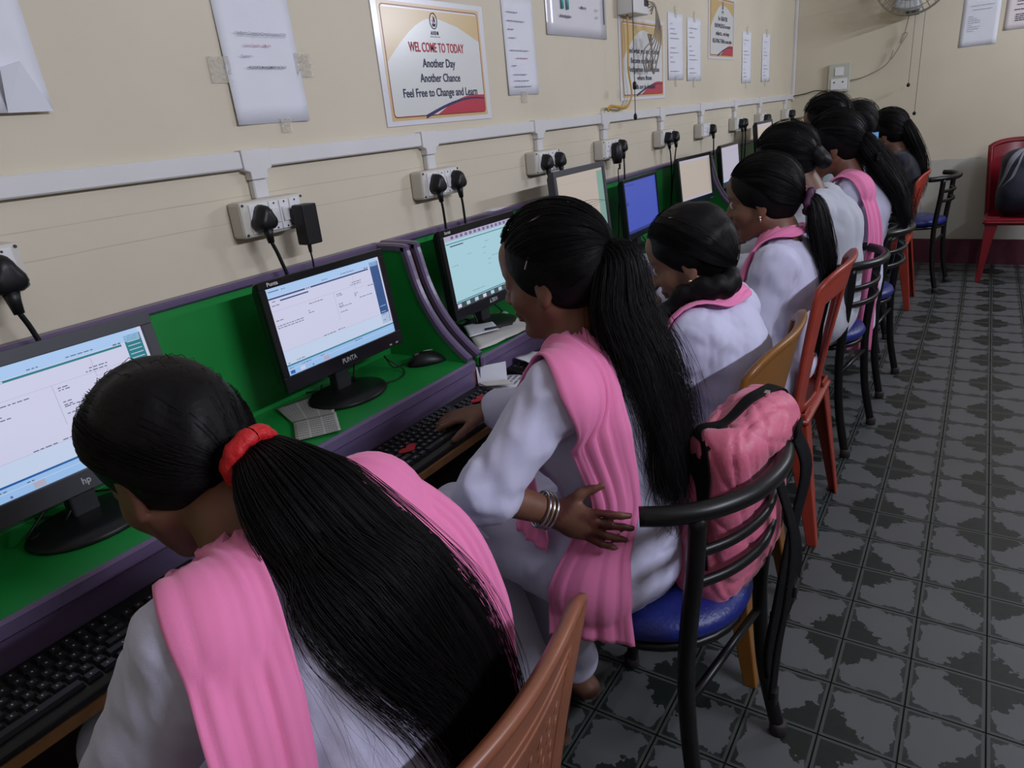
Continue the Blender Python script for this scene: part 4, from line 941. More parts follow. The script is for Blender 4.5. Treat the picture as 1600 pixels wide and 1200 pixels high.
def plastic_chair(label, x, y, m, style, rot=0, group='moulded plastic chairs', name='plastic_chair', topz=.82, arms=False, tw=.035):
    t = thing(name, label, 'chair', (x, y, 0), math.radians(rot), group)
    nu, nv = 48, 36; H = topz - .40
    def P(u, v): return (.165 + .075 * v ** 1.2 - .045 * u * u * (.5 + .5 * v), u * (.182 + tw * v), .40 + H * v - .035 * u ** 4 * v)
    def hole(u, v):
        if style == 'frame': return .10 < v < .84 and .10 < abs(u) < .70 + .06 * v
        if style == 'panel': return .05 < v < .74 and .42 < abs(u) < .80
        if style == 'slats': return .10 < v < .82 and abs(u) < .82 and (int((u + 1) * 7) % 2 == 0)
        return False
    vid = {}; vs = []; fs = []
    def vi(i, j):
        if (i, j) not in vid: vid[(i, j)] = len(vs); vs.append(P(-1 + 2 * i / nu, j / nv))
        return vid[(i, j)]
    for i in range(nu):
        for j in range(nv):
            if not hole(-1 + 2 * (i + .5) / nu, (j + .5) / nv): fs.append((vi(i, j), vi(i + 1, j), vi(i + 1, j + 1), vi(i, j + 1)))
    b = mesh_obj('backrest', vs, fs, m, t, smooth=True); so = b.modifiers.new('s', 'SOLIDIFY'); so.thickness = .009; so.offset = 0
    bv = b.modifiers.new('b', 'BEVEL'); bv.width = .003; bv.segments = 2; bv.limit_method = 'ANGLE'
    # flanged rim round the back
    ring = [P(-1, v) for v in np.linspace(0, 1, 14)] + [P(u, 1) for u in np.linspace(-1, 1, 22)[1:-1]] + [P(1, v) for v in np.linspace(1, 0, 14)]
    MB().tube(ring, .012, 8, sec=(1.5, .8)).build('back_rim', m, t, smooth=True)
    if style == 'solid':
        # raised border and rows of small embossed dashes on the rear face
        for v0 in (.86, .80): MB().tube([tuple(np.array(P(u, v0)) + V(.0045, 0, 0)) for u in np.linspace(-.86, .86, 20)], .0025, 6).build('moulded_ridge', m, t, smooth=True)
        for s in (-1, 1): MB().tube([tuple(np.array(P(s * .86, v)) + V(.0045, 0, 0)) for v in np.linspace(.1, .86, 12)], .0025, 6).build('moulded_ridge', m, t, smooth=True)
        d0 = None
        for r in range(7):
            for c in range(11):
                u, v = -.68 + .136 * c + .05 * (r % 2), .16 + .085 * r; q = P(u, v)
                if d0 is None:
                    d0 = MB().tube([(.0045, -.006, -.006), (.0055, 0, 0), (.0045, .006, .006)], [.0008, .0018, .0008], 6).build('embossed_dash', m, t, smooth=True); o = d0
                else: o = d0.copy(); link(o, t)
                o.location = q
    # seat
    vs = []; fs = []; n = 16
    for i in range(n + 1):
        for j in range(n + 1):
            a, c = i / n, j / n; xx = -.215 + .40 * a; ww = .205 - .02 * a; yy = (-1 + 2 * c) * ww; zz = .435 - .014 * a - .012 * math.sin(PI * c) * math.sin(PI * a) - .03 * max(0, .12 - a) / .12
            vs.append((xx, yy, zz))
    for i in range(n):
        for j in range(n): fs.append((i * (n + 1) + j, (i + 1) * (n + 1) + j, (i + 1) * (n + 1) + j + 1, i * (n + 1) + j + 1))
    st = mesh_obj('seat', vs, fs, m, t, smooth=True); so = st.modifiers.new('s', 'SOLIDIFY'); so.thickness = .012; so.offset = -1
    MB().box((-.205, -.195, .385), (-.195, .195, .425), bev=.004).build('apron', m, t)
    for s in (-1, 1): MB().box((-.2, s * .188 - .005, .38), (.17, s * .188 + .005, .42), bev=.004).build('apron', m, t)
    for (fx, fy, tx, ty, sx) in ((-.225, .20, -.19, .185, 1), (.235, .195, .175, .178, -1)):
        for s in (-1, 1):
            # angle-section leg, wide at the top, tapering to the floor
            v = []; f = []
            for k, z in enumerate((0.0, .15, .30, .44)):
                a = z / .44; cx, cy = fx + (tx - fx) * a, s * (fy + (ty - fy) * a); wd = .030 + .045 * a ** 1.3
                for (p, q) in ((0, 0), (sx * wd, 0), (sx * wd, -s * .007), (sx * .008, -s * .007), (sx * .008, -s * wd), (0, -s * wd)): v.append((cx + p, cy + q, z))
            for k in range(3):
                for e in range(6): f.append((k * 6 + e, k * 6 + (e + 1) % 6, (k + 1) * 6 + (e + 1) % 6, (k + 1) * 6 + e))
            f.append((5, 4, 3, 2, 1, 0)); f.append((18, 19, 20, 21, 22, 23))
            MB().add(v, f).build('leg', m, t, bevel=.003)
    if arms:
        for s in (-1, 1):
            MB().tube(spline([(.19, s * .21, .66), (.05, s * .235, .655), (-.12, s * .235, .64), (-.19, s * .225, .60), (-.20, s * .21, .42)], 24), .02, 10, sec=(1.2, .7)).build('armrest', m, t, smooth=True)
    return t
brown_pl = mat('brown_plastic', (.30, .105, .055), .36, var=.25, vscale=9); mustard_pl = mat('mustard_plastic', (.25, .095, .012), .38, var=.3, vscale=7); red_pl = mat('red_orange_plastic', (.38, .045, .025), .38, var=.3, vscale=8); maroon_pl = mat('maroon_plastic', (.20, .006, .015), .25, var=.2)
plastic_chair('brown plastic chair with embossed back under the nearest person', .78, .40, brown_pl, 'solid', 0, topz=.795)
metal_chair('black metal chair with blue seat holding the pink backpack', .88, 1.10, -8)
plastic_chair('mustard plastic chair under the person with the braid', .80, 1.535, mustard_pl, 'panel', 0, topz=.845, tw=.05)
plastic_chair('red orange plastic chair with worn open-frame back under the person with ponytail', .815, 2.19, red_pl, 'frame', 0, topz=.865, tw=.05)
metal_chair('black metal chair just behind the red orange chair', .85, 2.86, -8)
metal_chair('black metal chair with curved rail beside the hanging pink end of a scarf', .885, 3.50, -5)
metal_chair('black metal chair of the person in the pale blue shirt', .80, 4.02, 0)
metal_chair('black metal chair of the person in the bright blue collar', .74, 4.52, 0)
plastic_chair('orange plastic slatted chair behind the person in dark clothes', .84, 5.0, red_pl, 'slats', 0, topz=.815)
metal_chair('empty black metal chair with blue seat near the far wall', 1.0, 5.50, -8)
plastic_chair('shiny dark red plastic chair with a backpack against the far wall', 1.60, 5.86, maroon_pl, 'solid', 90, topz=.90)

# ------------------------------------------------------------------ people
def nattr_mat(name, rough=.5, sss=.08):
    m = bpy.data.materials.new(name); m.use_nodes = True; N = m.node_tree.nodes; L = m.node_tree.links; p = N['Principled BSDF']
    a = N.new('ShaderNodeVertexColor'); a.layer_name = 'Col'; n = N.new('ShaderNodeTexNoise'); n.inputs['Scale'].default_value = 60; tc = N.new('ShaderNodeTexCoord'); L.new(tc.outputs['Object'], n.inputs['Vector'])
    mx = N.new('ShaderNodeMixRGB'); mx.blend_type = 'MULTIPLY'; mx.inputs[0].default_value = .25; L.new(a.outputs[0], mx.inputs[1]); L.new(n.outputs[0], mx.inputs[2]); L.new(mx.outputs[0], p.inputs['Base Color'])
    p.inputs['Roughness'].default_value = rough; p.inputs['Subsurface Weight'].default_value = sss; p.inputs['Subsurface Radius'].default_value = (.008, .003, .0015); p.inputs['Subsurface Scale'].default_value = .4
    b = N.new('ShaderNodeBump'); b.inputs['Strength'].default_value = .08; b.inputs['Distance'].default_value = .004; L.new(n.outputs[0], b.inputs['Height']); L.new(b.outputs[0], p.inputs['Normal'])
    return m
skin_m = nattr_mat('skin')
def cloth(name, col, rough=.85, weave=.10, sheen=.12, trans=0):
    m = mat(name, col, rough, bump=weave, bscale=700, sheen=sheen, spec=.2); return m
white_cloth = cloth('white_uniform_cotton', (.60, .585, .77)); grey_cloth = cloth('greyish_white_cotton', (.52, .53, .60)); blue_cloth = cloth('pale_blue_shirting', (.50, .62, .68)); blue2_cloth = cloth('bright_blue_shirting', (.14, .36, .68)); dark_cloth = cloth('charcoal_cloth', (.018, .018, .024)); jeans_m = cloth('dark_trousers', (.03, .03, .05))
pink_cloth = cloth('pink_chiffon', (.86, .23, .46), .75, .08, .15); bag_pink = mat('pink_nylon', (.62, .13, .22), .5, bump=.25, bscale=45, sheen=.2)
hair_m = mat('black_hair', (.0045, .0035, .004), .52, spec=.16, bump=.15, bscale=60); red_band = mat('red_hair_band', (.55, .008, .012), .6, bump=.4, bscale=90)
eye_w = mat('eye_white', (.55, .52, .50), .2); eye_d = mat('eye_iris', (.01, .006, .005), .1); gold = mat('earring_metal', (.75, .65, .5), .2, metal=1); silver = mat('bangle_metal', (.7, .68, .72), .2, metal=1); clip_m = mat('hair_clip', (.5, .45, .4), .25, metal=.8)

def head_frame(c, yaw, pitch, roll=0.0):
    """yaw: degrees turned from -x towards +y; pitch: degrees looking down; roll: tilt towards the left shoulder"""
    a, p = math.radians(yaw), math.radians(pitch)
    f = V(-math.cos(a) * math.cos(p), math.sin(a) * math.cos(p), -math.sin(p)); s = unit(np.cross(V(0, 0, 1), f)); u = np.cross(f, s)
    r = math.radians(roll); s, u = s * math.cos(r) - u * math.sin(r), u * math.cos(r) + s * math.sin(r)
    return V(*c), f, s, u
class Head:
    def __init__(s, c, yaw, pitch, roll=0, k=1.0): s.c, s.f, s.s, s.u = head_frame(c, yaw, pitch, roll); s.k = k; s.R = np.stack([s.f, s.s, s.u])
    def w(s, a, b, c): return s.c + s.k * (a * s.f + b * s.s + c * s.u)
    def ell(s, a, b, c, r, R=None): return Ell(s.w(a, b, c), V(*r) * s.k, s.R if R is None else R)
    def cap(s, p, q, ra, rb): return Cap(s.w(*p), s.w(*q), ra * s.k, rb * s.k)
    def into(s, F):
        F.add(s.ell(-.014, 0, .032, (.092, .073, .084)), .02)
        F.add(s.ell(.022, 0, -.032, (.060, .056, .074)), .03)
        for q in (-1, 1):
            F.add(s.cap((-.004, q * .050, -.050), (.050, q * .014, -.096), .021, .018), .02)
            F.add(s.ell(.048, q * .036, -.030, (.028, .024, .026)), .02)
        F.add(s.ell(.064, 0, -.098, (.017, .020, .015)), .015)
        F.add(s.ell(.066, 0, .022, (.020, .046, .016)), .02)
        F.add(s.ell(.045, 0, .055, (.045, .052, .04)), .02)
        for q in (-1, 1): F.sub(s.ell(.090, q * .031, .004, (.016, .019, .013)), .012)
        F.add(s.cap((.078, 0, .010), (.098, 0, -.028), .0075, .0105), .010)
        for q in (-1, 1): F.add(s.ell(.089, q * .011, -.032, (.011, .008, .008)), .006)
        F.add(s.ell(.081, 0, -.052, (.008, .022, .006)), .006); F.add(s.ell(.084, 0, -.059, (.0085, .020, .0055)), .004); F.add(s.ell(.081, 0, -.071, (.0085, .018, .0065)), .004)
        for q in (-1, 1):
            F.add(s.ell(.070, q * .031, .004, (.0135, .017, .0115)), .004)
            R = np.stack([unit(s.f + .25 * s.u), unit(s.s + .45 * q * -s.f * -1), s.u]); R[2] = unit(np.cross(R[0], R[1]))
            F.add(s.ell(-.010, q * .075, -.010, (.018, .0075, .031)), .008); F.sub(s.ell(-.004, q * .084, -.006, (.010, .006, .017)), .005); F.add(s.ell(-.004, q * .075, -.036, (.009, .007, .009)), .005)
def hand(F, w_, d, n, side, curl=.5, k=1.0, spread=.12):
    """w_ wrist, d along the hand, n out of the back of the hand, side towards the thumb"""
    d = unit(d); n = unit(n - (n @ d) * d); sd = unit(side - (side @ d) * d - (side @ n) * n)
    R = np.stack([d, sd, n]); F.add(Ell(w_ + d * .046 * k, V(.052, .040, .0155) * k, R), .012); F.add(Cap(w_ - d * .02, w_ + d * .03 * k, .022 * k, .022 * k, n, .75), .015)
    tips = []
    for o, L, r in ((.029, .070, .0088), (.010, .079, .0092), (-.010, .073, .0088), (-.028, .056, .0078)):
        b = w_ + d * .082 * k + sd * o * k; a = 0.0; dd = unit(d + sd * (o / .03) * spread)
        for i, seg in enumerate((.45, .31, .24)):
            a += curl * (.45, .6, .5)[i]; v = dd * math.cos(a) - n * math.sin(a); e = b + v * L * seg * k
            F.add(Cap(b, e, r * k * (1 - .08 * i), r * k * (.94 - .08 * i)), .004); b = e
        tips.append(b)
    b = w_ + d * .022 * k + sd * .028 * k; v = unit(d * .62 + sd * .7 - n * .25)
    for i, L in enumerate((.034, .028, .022)):
        v2 = unit(v + d * .25 * i - n * .2 * curl * i); e = b + v2 * L * k; F.add(Cap(b, e, (.0125 - .0015 * i) * k, (.0115 - .0018 * i) * k), .006); b = e
    return tips
def set_col(o, cols):
    me = o.data; a = me.color_attributes.new('Col', 'FLOAT_COLOR', 'POINT'); c = np.ones((len(me.vertices), 4), np.float32); c[:, :3] = cols; a.data.foreach_set('color', c.ravel())
def strands(paths, r, name, m, parent, n=3, taper=.25):
    """paths: array (S, K, 3) -> one mesh of fine hairs"""
    P = np.asarray(paths, float); S, K, _ = P.shape
    T = np.gradient(P, axis=1); T /= np.linalg.norm(T, axis=2, keepdims=True) + 1e-9
    up = np.tile(V(.31, .2, .93), (S, K, 1)); A = np.cross(T, up); A /= np.linalg.norm(A, axis=2, keepdims=True) + 1e-9; B = np.cross(T, A)
    rad = (r * np.linspace(1, taper, K))[None, :, None]; rings = [P + rad * (math.cos(2 * PI * k / n) * A + math.sin(2 * PI * k / n) * B) for k in range(n)]
    Vt = np.stack(rings, 2).reshape(-1, 3); i = np.arange(S)[:, None, None] * K * n; j = np.arange(K - 1)[None, :, None] * n; k = np.arange(n)[None, None, :]; k2 = (k + 1) % n
    F = np.stack([i + j + k, i + j + k2, i + j + n + k2, i + j + n + k], -1).reshape(-1, 4)
    return mesh_obj(name, Vt, F, m, parent, smooth=True)
def hair_cap(H, nape=-.055, vol=1.0, ears=True, front=0.0, h=.006, bumpy=.0, cover=False):
    F = Field(); F.add(H.ell(-.020, 0, .040, (.100 * vol, .083 * vol, .090 * vol)), .02); F.add(H.ell(-.050, 0, .000, (.066 * vol, .074 * vol, .080)), .03)
    F.sub(H.ell(.098 + front, 0, -.035, (.080, .085, .098)), .012)
    for q in (-1, 1):
        if ears: F.sub(H.ell(.018, q * .092, -.046, (.036, .032, .036)), .012)
    F.sub(Half(H.w(-.03, 0, nape), unit(H.u * 1.0 + H.f * -.25)), .012)
    return F
def hair_strands(H, anchor, n, r=.0007, seed=0, lift=.003, vol=1.0, K=14):
    """hairs combed from the hairline round the skull to the anchor"""
    rs = np.random.RandomState(seed); out = []; rad = V(.100, .083, .090) * vol; b = unit((anchor - V(-.020, 0, .040)) / rad)
    for _ in range(n):
        th = rs.uniform(-2.05, 2.05); hl = np.interp(abs(th), [0, .7, 1.15, 1.5, 1.75, 2.05], [.52, .46, .20, -.02, -.35, -.60]) + rs.uniform(0, .10)
        a = V(math.cos(th) * math.cos(hl), math.sin(th) * math.cos(hl), math.sin(hl)); t0 = rs.uniform(0, .72) if rs.rand() < .6 else 0.0; ln = rs.uniform(.3, 1.0)
        row = []; c0 = lift * rs.uniform(-.25, .8); wob = rs.uniform(-.05, .05); ph = rs.uniform(0, 6)
        # route over the crown for hairs that start in front
        top = unit(a + b + V(0, .0, .9 * max(0, math.cos(th))) + V(0, .9 * math.sin(th) * (1 - max(0, math.cos(th))) * .6, 0))
        for t in np.linspace(t0, min(1, t0 + ln), K):
            q = unit(a * (1 - t) ** 2 + top * 2 * t * (1 - t) + b * t * t + V(0, wob * math.sin(5 * t + ph), 0)); row.append(H.w(*(V(-.020, 0, .040) + q * rad * (1.0 + (c0 + .003 * math.sin(t * PI)) / .09))))
        out.append(row)
    return np.array(out)
def tail(pts, rad, n, seed, wav=.0, wf=9.0, flat=1.0, fray=.15, K=26, wide=None, lo=.72):
    """pony tail: pts path, rad radii along it -> hair paths; wide = direction in which it spreads"""
    C = spline(pts, K); Rr = np.interp(np.linspace(0, 1, K), np.linspace(0, 1, len(rad)), rad); T = np.gradient(C, axis=0); T /= np.linalg.norm(T, axis=1, keepdims=True)
    wd = unit(wide if wide is not None else V(0, 1, 0)); A = wd - (T @ wd)[:, None] * T; A /= np.linalg.norm(A, axis=1, keepdims=True); B = np.cross(T, A); rs = np.random.RandomState(seed); out = []
    for _ in range(n):
        r = math.sqrt(rs.uniform(0, 1)); a = rs.uniform(0, 2 * PI); end = rs.uniform(lo, 1.0) if rs.rand() < .7 else rs.uniform(.9, 1.08); ph = rs.uniform(0, 6.3); fr = 1 + fray * rs.normal()
        s = np.linspace(0, min(end, 1), K); 
        c = np.stack([np.interp(s, np.linspace(0, 1, K), C[:, i]) for i in range(3)], 1); aa = np.stack([np.interp(s, np.linspace(0, 1, K), A[:, i]) for i in range(3)], 1); bb = np.stack([np.interp(s, np.linspace(0, 1, K), B[:, i]) for i in range(3)], 1); rr = np.interp(s, np.linspace(0, 1, K), Rr)
        w1 = wav * s * np.sin(wf * s + ph); w2 = wav * s * np.cos(wf * s * .8 + ph * 1.7)
        out.append(c + aa * (r * math.cos(a) * rr * (1 + (fr - 1) * s) + w1)[:, None] + bb * (r * math.sin(a) * rr * flat * (1 + (fr - 1) * s) + w2)[:, None])
    return np.array(out)
def push_tail(pts, rad, F, *a, **k):
    P = tail(pts, rad, *a, **k); j = np.random.RandomState(3).uniform(.002, .016, P.shape[0])
    for i in range(3):
        d = F.at(P); m = d < j[:, None]; Q = P[m]; P[m] = Q + F.grad(Q) * np.clip((j[:, None] - d)[m], 0, .05)[:, None]
    return P
def tail_core(pts, rad, flat, wide, parent, name='ponytail', k=.86, F=None):
    C = spline(pts, 22); Rr = np.interp(np.linspace(0, 1, 22), np.linspace(0, 1, len(rad)), rad) * k; Rr[-1] *= .3; Rr[-2] *= .7
    T = np.gradient(C, axis=0); T /= np.linalg.norm(T, axis=1, keepdims=True); wd = unit(wide); A = wd - (T @ wd)[:, None] * T; A /= np.linalg.norm(A, axis=1, keepdims=True); B = np.cross(T, A); v = []; f = []; n = 18
    for i in range(22):
        for q in range(n):
            a = 2 * PI * q / n; g = 1 + .06 * math.sin(5 * a + i * .2); v.append(C[i] + A[i] * math.cos(a) * Rr[i] * g + B[i] * math.sin(a) * Rr[i] * flat * g)
    for i in range(21):
        for q in range(n): f.append((i * n + q, i * n + (q + 1) % n, (i + 1) * n + (q + 1) % n, (i + 1) * n + q))
    f.append(tuple(range(n))[::-1]); f.append(tuple(21 * n + q for q in range(n)))
    if F is not None: v = list(push(np.array(v), F, .003, 5))
    return MB().add(v, f).build(name, hair_m, parent, smooth=True)
def ribbon(name, pts, widths, wdirs, F, parent, m, pleats=4, amp=.006, off=.008, K=70, Mx=22, seed=0, thick=.003, edge=0.0, hang=1.0):
    """cloth strip along pts (Catmull-Rom), width and width direction per point, kept outside the field F"""
    C = spline(pts, K); W = np.interp(np.linspace(0, 1, K), np.linspace(0, 1, len(widths)), widths); D = spline(wdirs, K); D /= np.linalg.norm(D, axis=1, keepdims=True)
    T = np.gradient(C, axis=0); T /= np.linalg.norm(T, axis=1, keepdims=True); D = D - (D * T).sum(1)[:, None] * T; D /= np.linalg.norm(D, axis=1, keepdims=True); Nn = np.cross(T, D); rs = np.random.RandomState(seed)
    c = np.linspace(-1, 1, Mx); ph = rs.uniform(0, 6.3, 3); s = np.linspace(0, 1, K)[:, None]
    tri = lambda x: 2 / PI * np.arcsin(.96 * np.sin(x))
    pl = tri(c[None] * PI * pleats + ph[0] + 1.6 * np.sin(3 * s + ph[1])) * .55 + .30 * tri(c[None] * PI * pleats * 2.3 + ph[2] + 3 * s) + .15 * np.sin(c[None] * 17 + 9 * s)
    ww = W[:, None] / 2 * c[None] * (1 + edge * np.sin(9 * s + 3 * c[None]))
    P = C[:, None] + D[:, None] * ww[..., None] + Nn[:, None] * (amp * pl)[..., None]
    if F is not None:
        for _ in range(6):
            d = F.at(P); g = F.grad(P); tgt = off + amp * (.5 + .5 * pl); push = np.clip(tgt - d, 0, .05)
            P = P + g * push[..., None]
    v = P.reshape(-1, 3); f = [(i * Mx + j, (i + 1) * Mx + j, (i + 1) * Mx + j + 1, i * Mx + j + 1) for i in range(K - 1) for j in range(Mx - 1)]
    o = mesh_obj(name, v, f, m, parent, smooth=True); so = o.modifiers.new('s', 'SOLIDIFY'); so.thickness = thick; so.offset = 0
    return o
def person(label, J, h=.007, skin=(.20, .085, .052), top=None, bottom=None, sleeve=1.0, fit=1.0, skirt=True, curlL=.5, curlR=.5, handL=None, handR=None, mehndi=False, back_tail=0.0, female=True, folds=.004, foot=True, seed=1, fw=None, tailx=.0):
    """J: joints of a seated figure in world space; H a Head"""
    H = J['H']; g = lambda k: V(*J[k]); fw = unit(fw if fw is not None else V(-1, 0, 0)); B = V(*J['base'])
    t = thing('person', label, 'person', tuple(B)); B = np.array(B)
    top = top or white_cloth; bottom = bottom or white_cloth
    # --- body: one continuous skin surface
    F = Field(); H.into(F)
    nb = g('neck'); F.add(Cap(H.w(-.030, 0, -.040), nb, .047 * H.k, .052), .025); 
    F.add(Cap(g('pelvis'), g('waist'), .105, .085, fw, .75), .04); F.add(Cap(g('waist'), g('chest'), .085, .10, fw, .7), .04); F.add(Cap(g('chest'), nb, .085, .046, fw, .75), .04); F.add(Cap(g('shL'), g('shR'), .036, .036), .03)
    for q in 'LR':
        F.add(Cap(g('sh' + q), g('el' + q), .038, .031), .02); F.add(Cap(g('el' + q), g('wr' + q), .033, .0225), .015)
        hd = (handL if q == 'L' else handR) or {}
        d = hd.get('d', g('wr' + q) - g('el' + q)); sd = hd.get('side', V(0, 1 if q == 'L' else -1, .2)); n = hd.get('n', V(0, 0, 1))
        hand(F, g('wr' + q), np.asarray(d, float), np.asarray(n, float), np.asarray(sd, float), hd.get('curl', .55), hd.get('k', .95), hd.get('spread', .12))
        F.add(Cap(g('hip' + q), g('kn' + q), .070, .052), .03); F.add(Cap(g('kn' + q), g('an' + q), .046, .032), .02)
        ft = unit(V(fw[0], fw[1], 0)); an = g('an' + q); F.add(Cap(an + V(0, 0, -.02), an + ft * .10 + V(0, 0, -.052), .034, .022, V(0, 0, 1), .8), .02); F.add(Ell(an - ft * .03 + V(0, 0, -.045), (.032, .03, .026)), .02)
    v, f = F.mesh(h)
    body = mesh_obj('body', v - B, f, skin_m, t, smooth=True)
    q = (v - H.c) @ H.R.T / H.k; col = np.tile(V(*skin), (len(v), 1))
    lip = np.exp(-(((q[:, 0] - .088) / .012) ** 2 + (q[:, 1] / .020) ** 2 + ((q[:, 2] + .065) / .009) ** 2)); brow = np.exp(-(((np.abs(q[:, 1]) - .031) / .017) ** 4 + ((q[:, 2] - .024) / .0045) ** 2)) * (q[:, 0] > .05); lash = np.exp(-(((np.abs(q[:, 1]) - .031) / .016) ** 4 + ((q[:, 2] - .007) / .003) ** 2)) * (q[:, 0] > .065)
    for wgt, c2 in ((lip * .7, V(.16, .035, .035)), (np.clip(brow, 0, 1) * .9, V(.012, .009, .009)), (np.clip(lash, 0, 1) * .8, V(.012, .009, .009))): col = col * (1 - wgt[:, None]) + c2 * wgt[:, None]
    if mehndi:
        w0 = g('wrL'); dd = unit(np.asarray(handL['d'], float)); s_ = (v - w0) @ dd; inh = (np.linalg.norm(v - (w0 + dd * .07), axis=1) < .12) & (s_ > .005)
        pat = np.clip(sine_noise(v, 5, (95, 95, 95), 6) * 3 + .7, 0, 1) * inh; tipw = np.clip((s_ - .115) / .02, 0, 1) * inh; k_ = np.clip(np.maximum(pat * .85, tipw), 0, 1)
        col = col * (1 - k_[:, None]) + V(.075, .009, .008) * k_[:, None]
    set_col(body, col)
    for s_ in (-1, 1):
        for nm, r_, c_, m_ in (('eye', .0118, .0742, eye_w), ('iris', .0065, .0807, eye_d)):
            e = H.w(c_, s_ * .031, .003); E_ = MB().lathe([(r_ * H.k * math.sin(a), -r_ * H.k * math.cos(a)) for a in np.linspace(.05, PI - .05, 9)], tuple(e - B), 12); E_.build(nm, m_, body if nm == 'iris' else body, smooth=True)
    # --- clothes
    K = Field(); ft = fit
    K.add(Ell(g('pelvis') - fw * .01, (.128 * ft, .165 * ft, .112)), .03) if female else K.add(Ell(g('pelvis'), (.13, .155, .10)), .03)
    K.add(Cap(g('pelvis'), g('waist'), .145 * ft, .118 * ft, fw, .74), .05); K.add(Cap(g('waist'), g('chest'), .118 * ft, .130 * ft, fw, .74), .05); K.add(Cap(g('chest'), nb + V(0, 0, -.02), .112 * ft, .058, fw, .8), .05)
    K.add(Cap(g('shL'), g('shR'), .054, .054), .04)
    if female: 
        for q in (-1, 1): K.add(Ell(g('chest') + fw * .075 + V(0, q * .06, -.05), (.06, .06, .06)), .05)
    for q in 'LR':
        sl = sleeve[0 if q == 'L' else 1] if hasattr(sleeve, '__len__') else sleeve
        K.add(Cap(g('sh' + q), g('el' + q), .056 * ft, .048 * ft), .03)
        if sl > 0: e = g('el' + q); w_ = e + (g('wr' + q) - e) * sl; K.add(Cap(e, w_, .048 * ft, .044 if sl > .5 else .050), .02)
        K.add(Cap(g('hip' + q), g('hip' + q) + (g('kn' + q) - g('hip' + q)) * (.80 if skirt else .15), .092 * ft, .080), .05)
    if skirt:
        a = (g('knL') + g('knR')) / 2; b = g('pelvis'); K.add(Cap(b + fw * .05 + V(0, 0, -.01), b + (a - b) * .72 + V(0, 0, .01), .075, .06, V(0, 1, 0), 1.9), .04)
    if back_tail:
        p0 = g('pelvis') - fw * (.10 + tailx); K.add(Cap(p0 + V(0, 0, .03), p0 - fw * .03 + V(0, 0, -back_tail), .05, .03, V(0, 1, 0), 2.9), .04)
    K.sub(Cap(nb + V(0, 0, .015) - fw * .01, H.w(-.02, 0, -.06), .055, .06), .012)       # neck opening
    vk, fk = K.mesh(h * 1.15)
    nrm = vnormals(vk, fk); n1 = sine_noise(vk, seed, (34, 30, 12), 2); n3 = sine_noise(vk, seed + 4, (60, 52, 20), 2); z = 1.5 * (np.sqrt(n1 * n1 + .008) - .4) + .7 * (np.sqrt(n3 * n3 + .008) - .4); z2 = sine_noise(vk, seed + 9, (120, 105, 45), 5)
    # drag folds radiating at elbow, armpit and waist
    for jn, rad, fq in (('elL', .11, 120), ('elR', .11, 120), ('shL', .13, 85), ('shR', .13, 85), ('waist', .18, 75), ('pelvis', .19, 60)):
        c = g(jn); d = np.linalg.norm(vk - c, axis=1); z += np.exp(-(d / rad) ** 2) * np.sin(fq * (vk - c) @ unit(V(.35, .25, .9) + .3 * np.random.RandomState(seed + len(jn)).normal(size=3)) + 2 * z2) * .8
    top_o = mesh_obj('kurta' if female else 'shirt', vk + nrm * (folds * z + folds * .12 * z2)[:, None] - B, fk, top, t, smooth=True)
    S = Field()
    for q in 'LR': S.add(Cap(g('hip' + q), g('kn' + q), .082, .066), .03); S.add(Cap(g('kn' + q), g('an' + q) + V(0, 0, .03), .064, .056 if female else .048), .03)
    S.add(Ell(g('pelvis'), (.12, .14, .09)), .03)
    vs, fs = S.mesh(h * 1.4); n2 = vnormals(vs, fs); mesh_obj('salwar' if female else 'trousers', vs + n2 * (.005 * sine_noise(vs, seed + 3, (45, 45, 16), 5))[:, None] - B, fs, bottom, t, smooth=True)
    return t, B, F, K
def push(P, F, off=.004, it=4):
    P = np.asarray(P, float).copy()
    for _ in range(it):
        d = F.at(P); m = d < off
        if not m.any(): break
        Q = P[m]; P[m] = Q + F.grad(Q) * np.clip(off - d[m], 0, .04)[:, None]
    return P
def rel(root, o):
    """child built in world space -> keep its place under the root at B"""
    o.location = -Vector(root.location); return o
def cap_obj(root, H, Fh, h, seed=0, amp=.002):
    v, f = Fh.mesh(h); n = vnormals(v, f); q = (v - H.c) @ H.R.T
    return rel(root, mesh_obj('hair', v + n * (amp * np.sin(90 * q[:, 1] + 8 * sine_noise(q, seed, (12, 12, 12), 3)))[:, None], f, hair_m, root, smooth=True))
def ear_stud(root, H, body=None):
    o = MB().lathe([(.001, -.004), (.004, -.002), (.0045, 0), (.003, .003), (.001, .004)], tuple(H.w(-.002, .083, -.040)), 10).build('earring', gold, root, smooth=True); rel(root, o)
    o = MB().tube([tuple(H.w(-.002, .084, -.042)), tuple(H.w(-.002, .084, -.056))], [.0018, .003], 8).build('earring', gold, root, smooth=True); rel(root, o)
def hair_pin(root, H, a, b): rel(root, MB().tube([tuple(a), tuple(b)], .0013, 6).build('hair_clip', clip_m, root))
def seat_legs(y, hx, hz, kx, kz, ax, az, sp=.085): return dict(hipL=(hx, y - sp, hz), hipR=(hx, y + sp, hz), knL=(kx, y - sp * 1.15, kz), knR=(kx, y + sp * 1.15, kz), anL=(ax, y - sp * .9, az), anR=(ax, y + sp * .9, az))

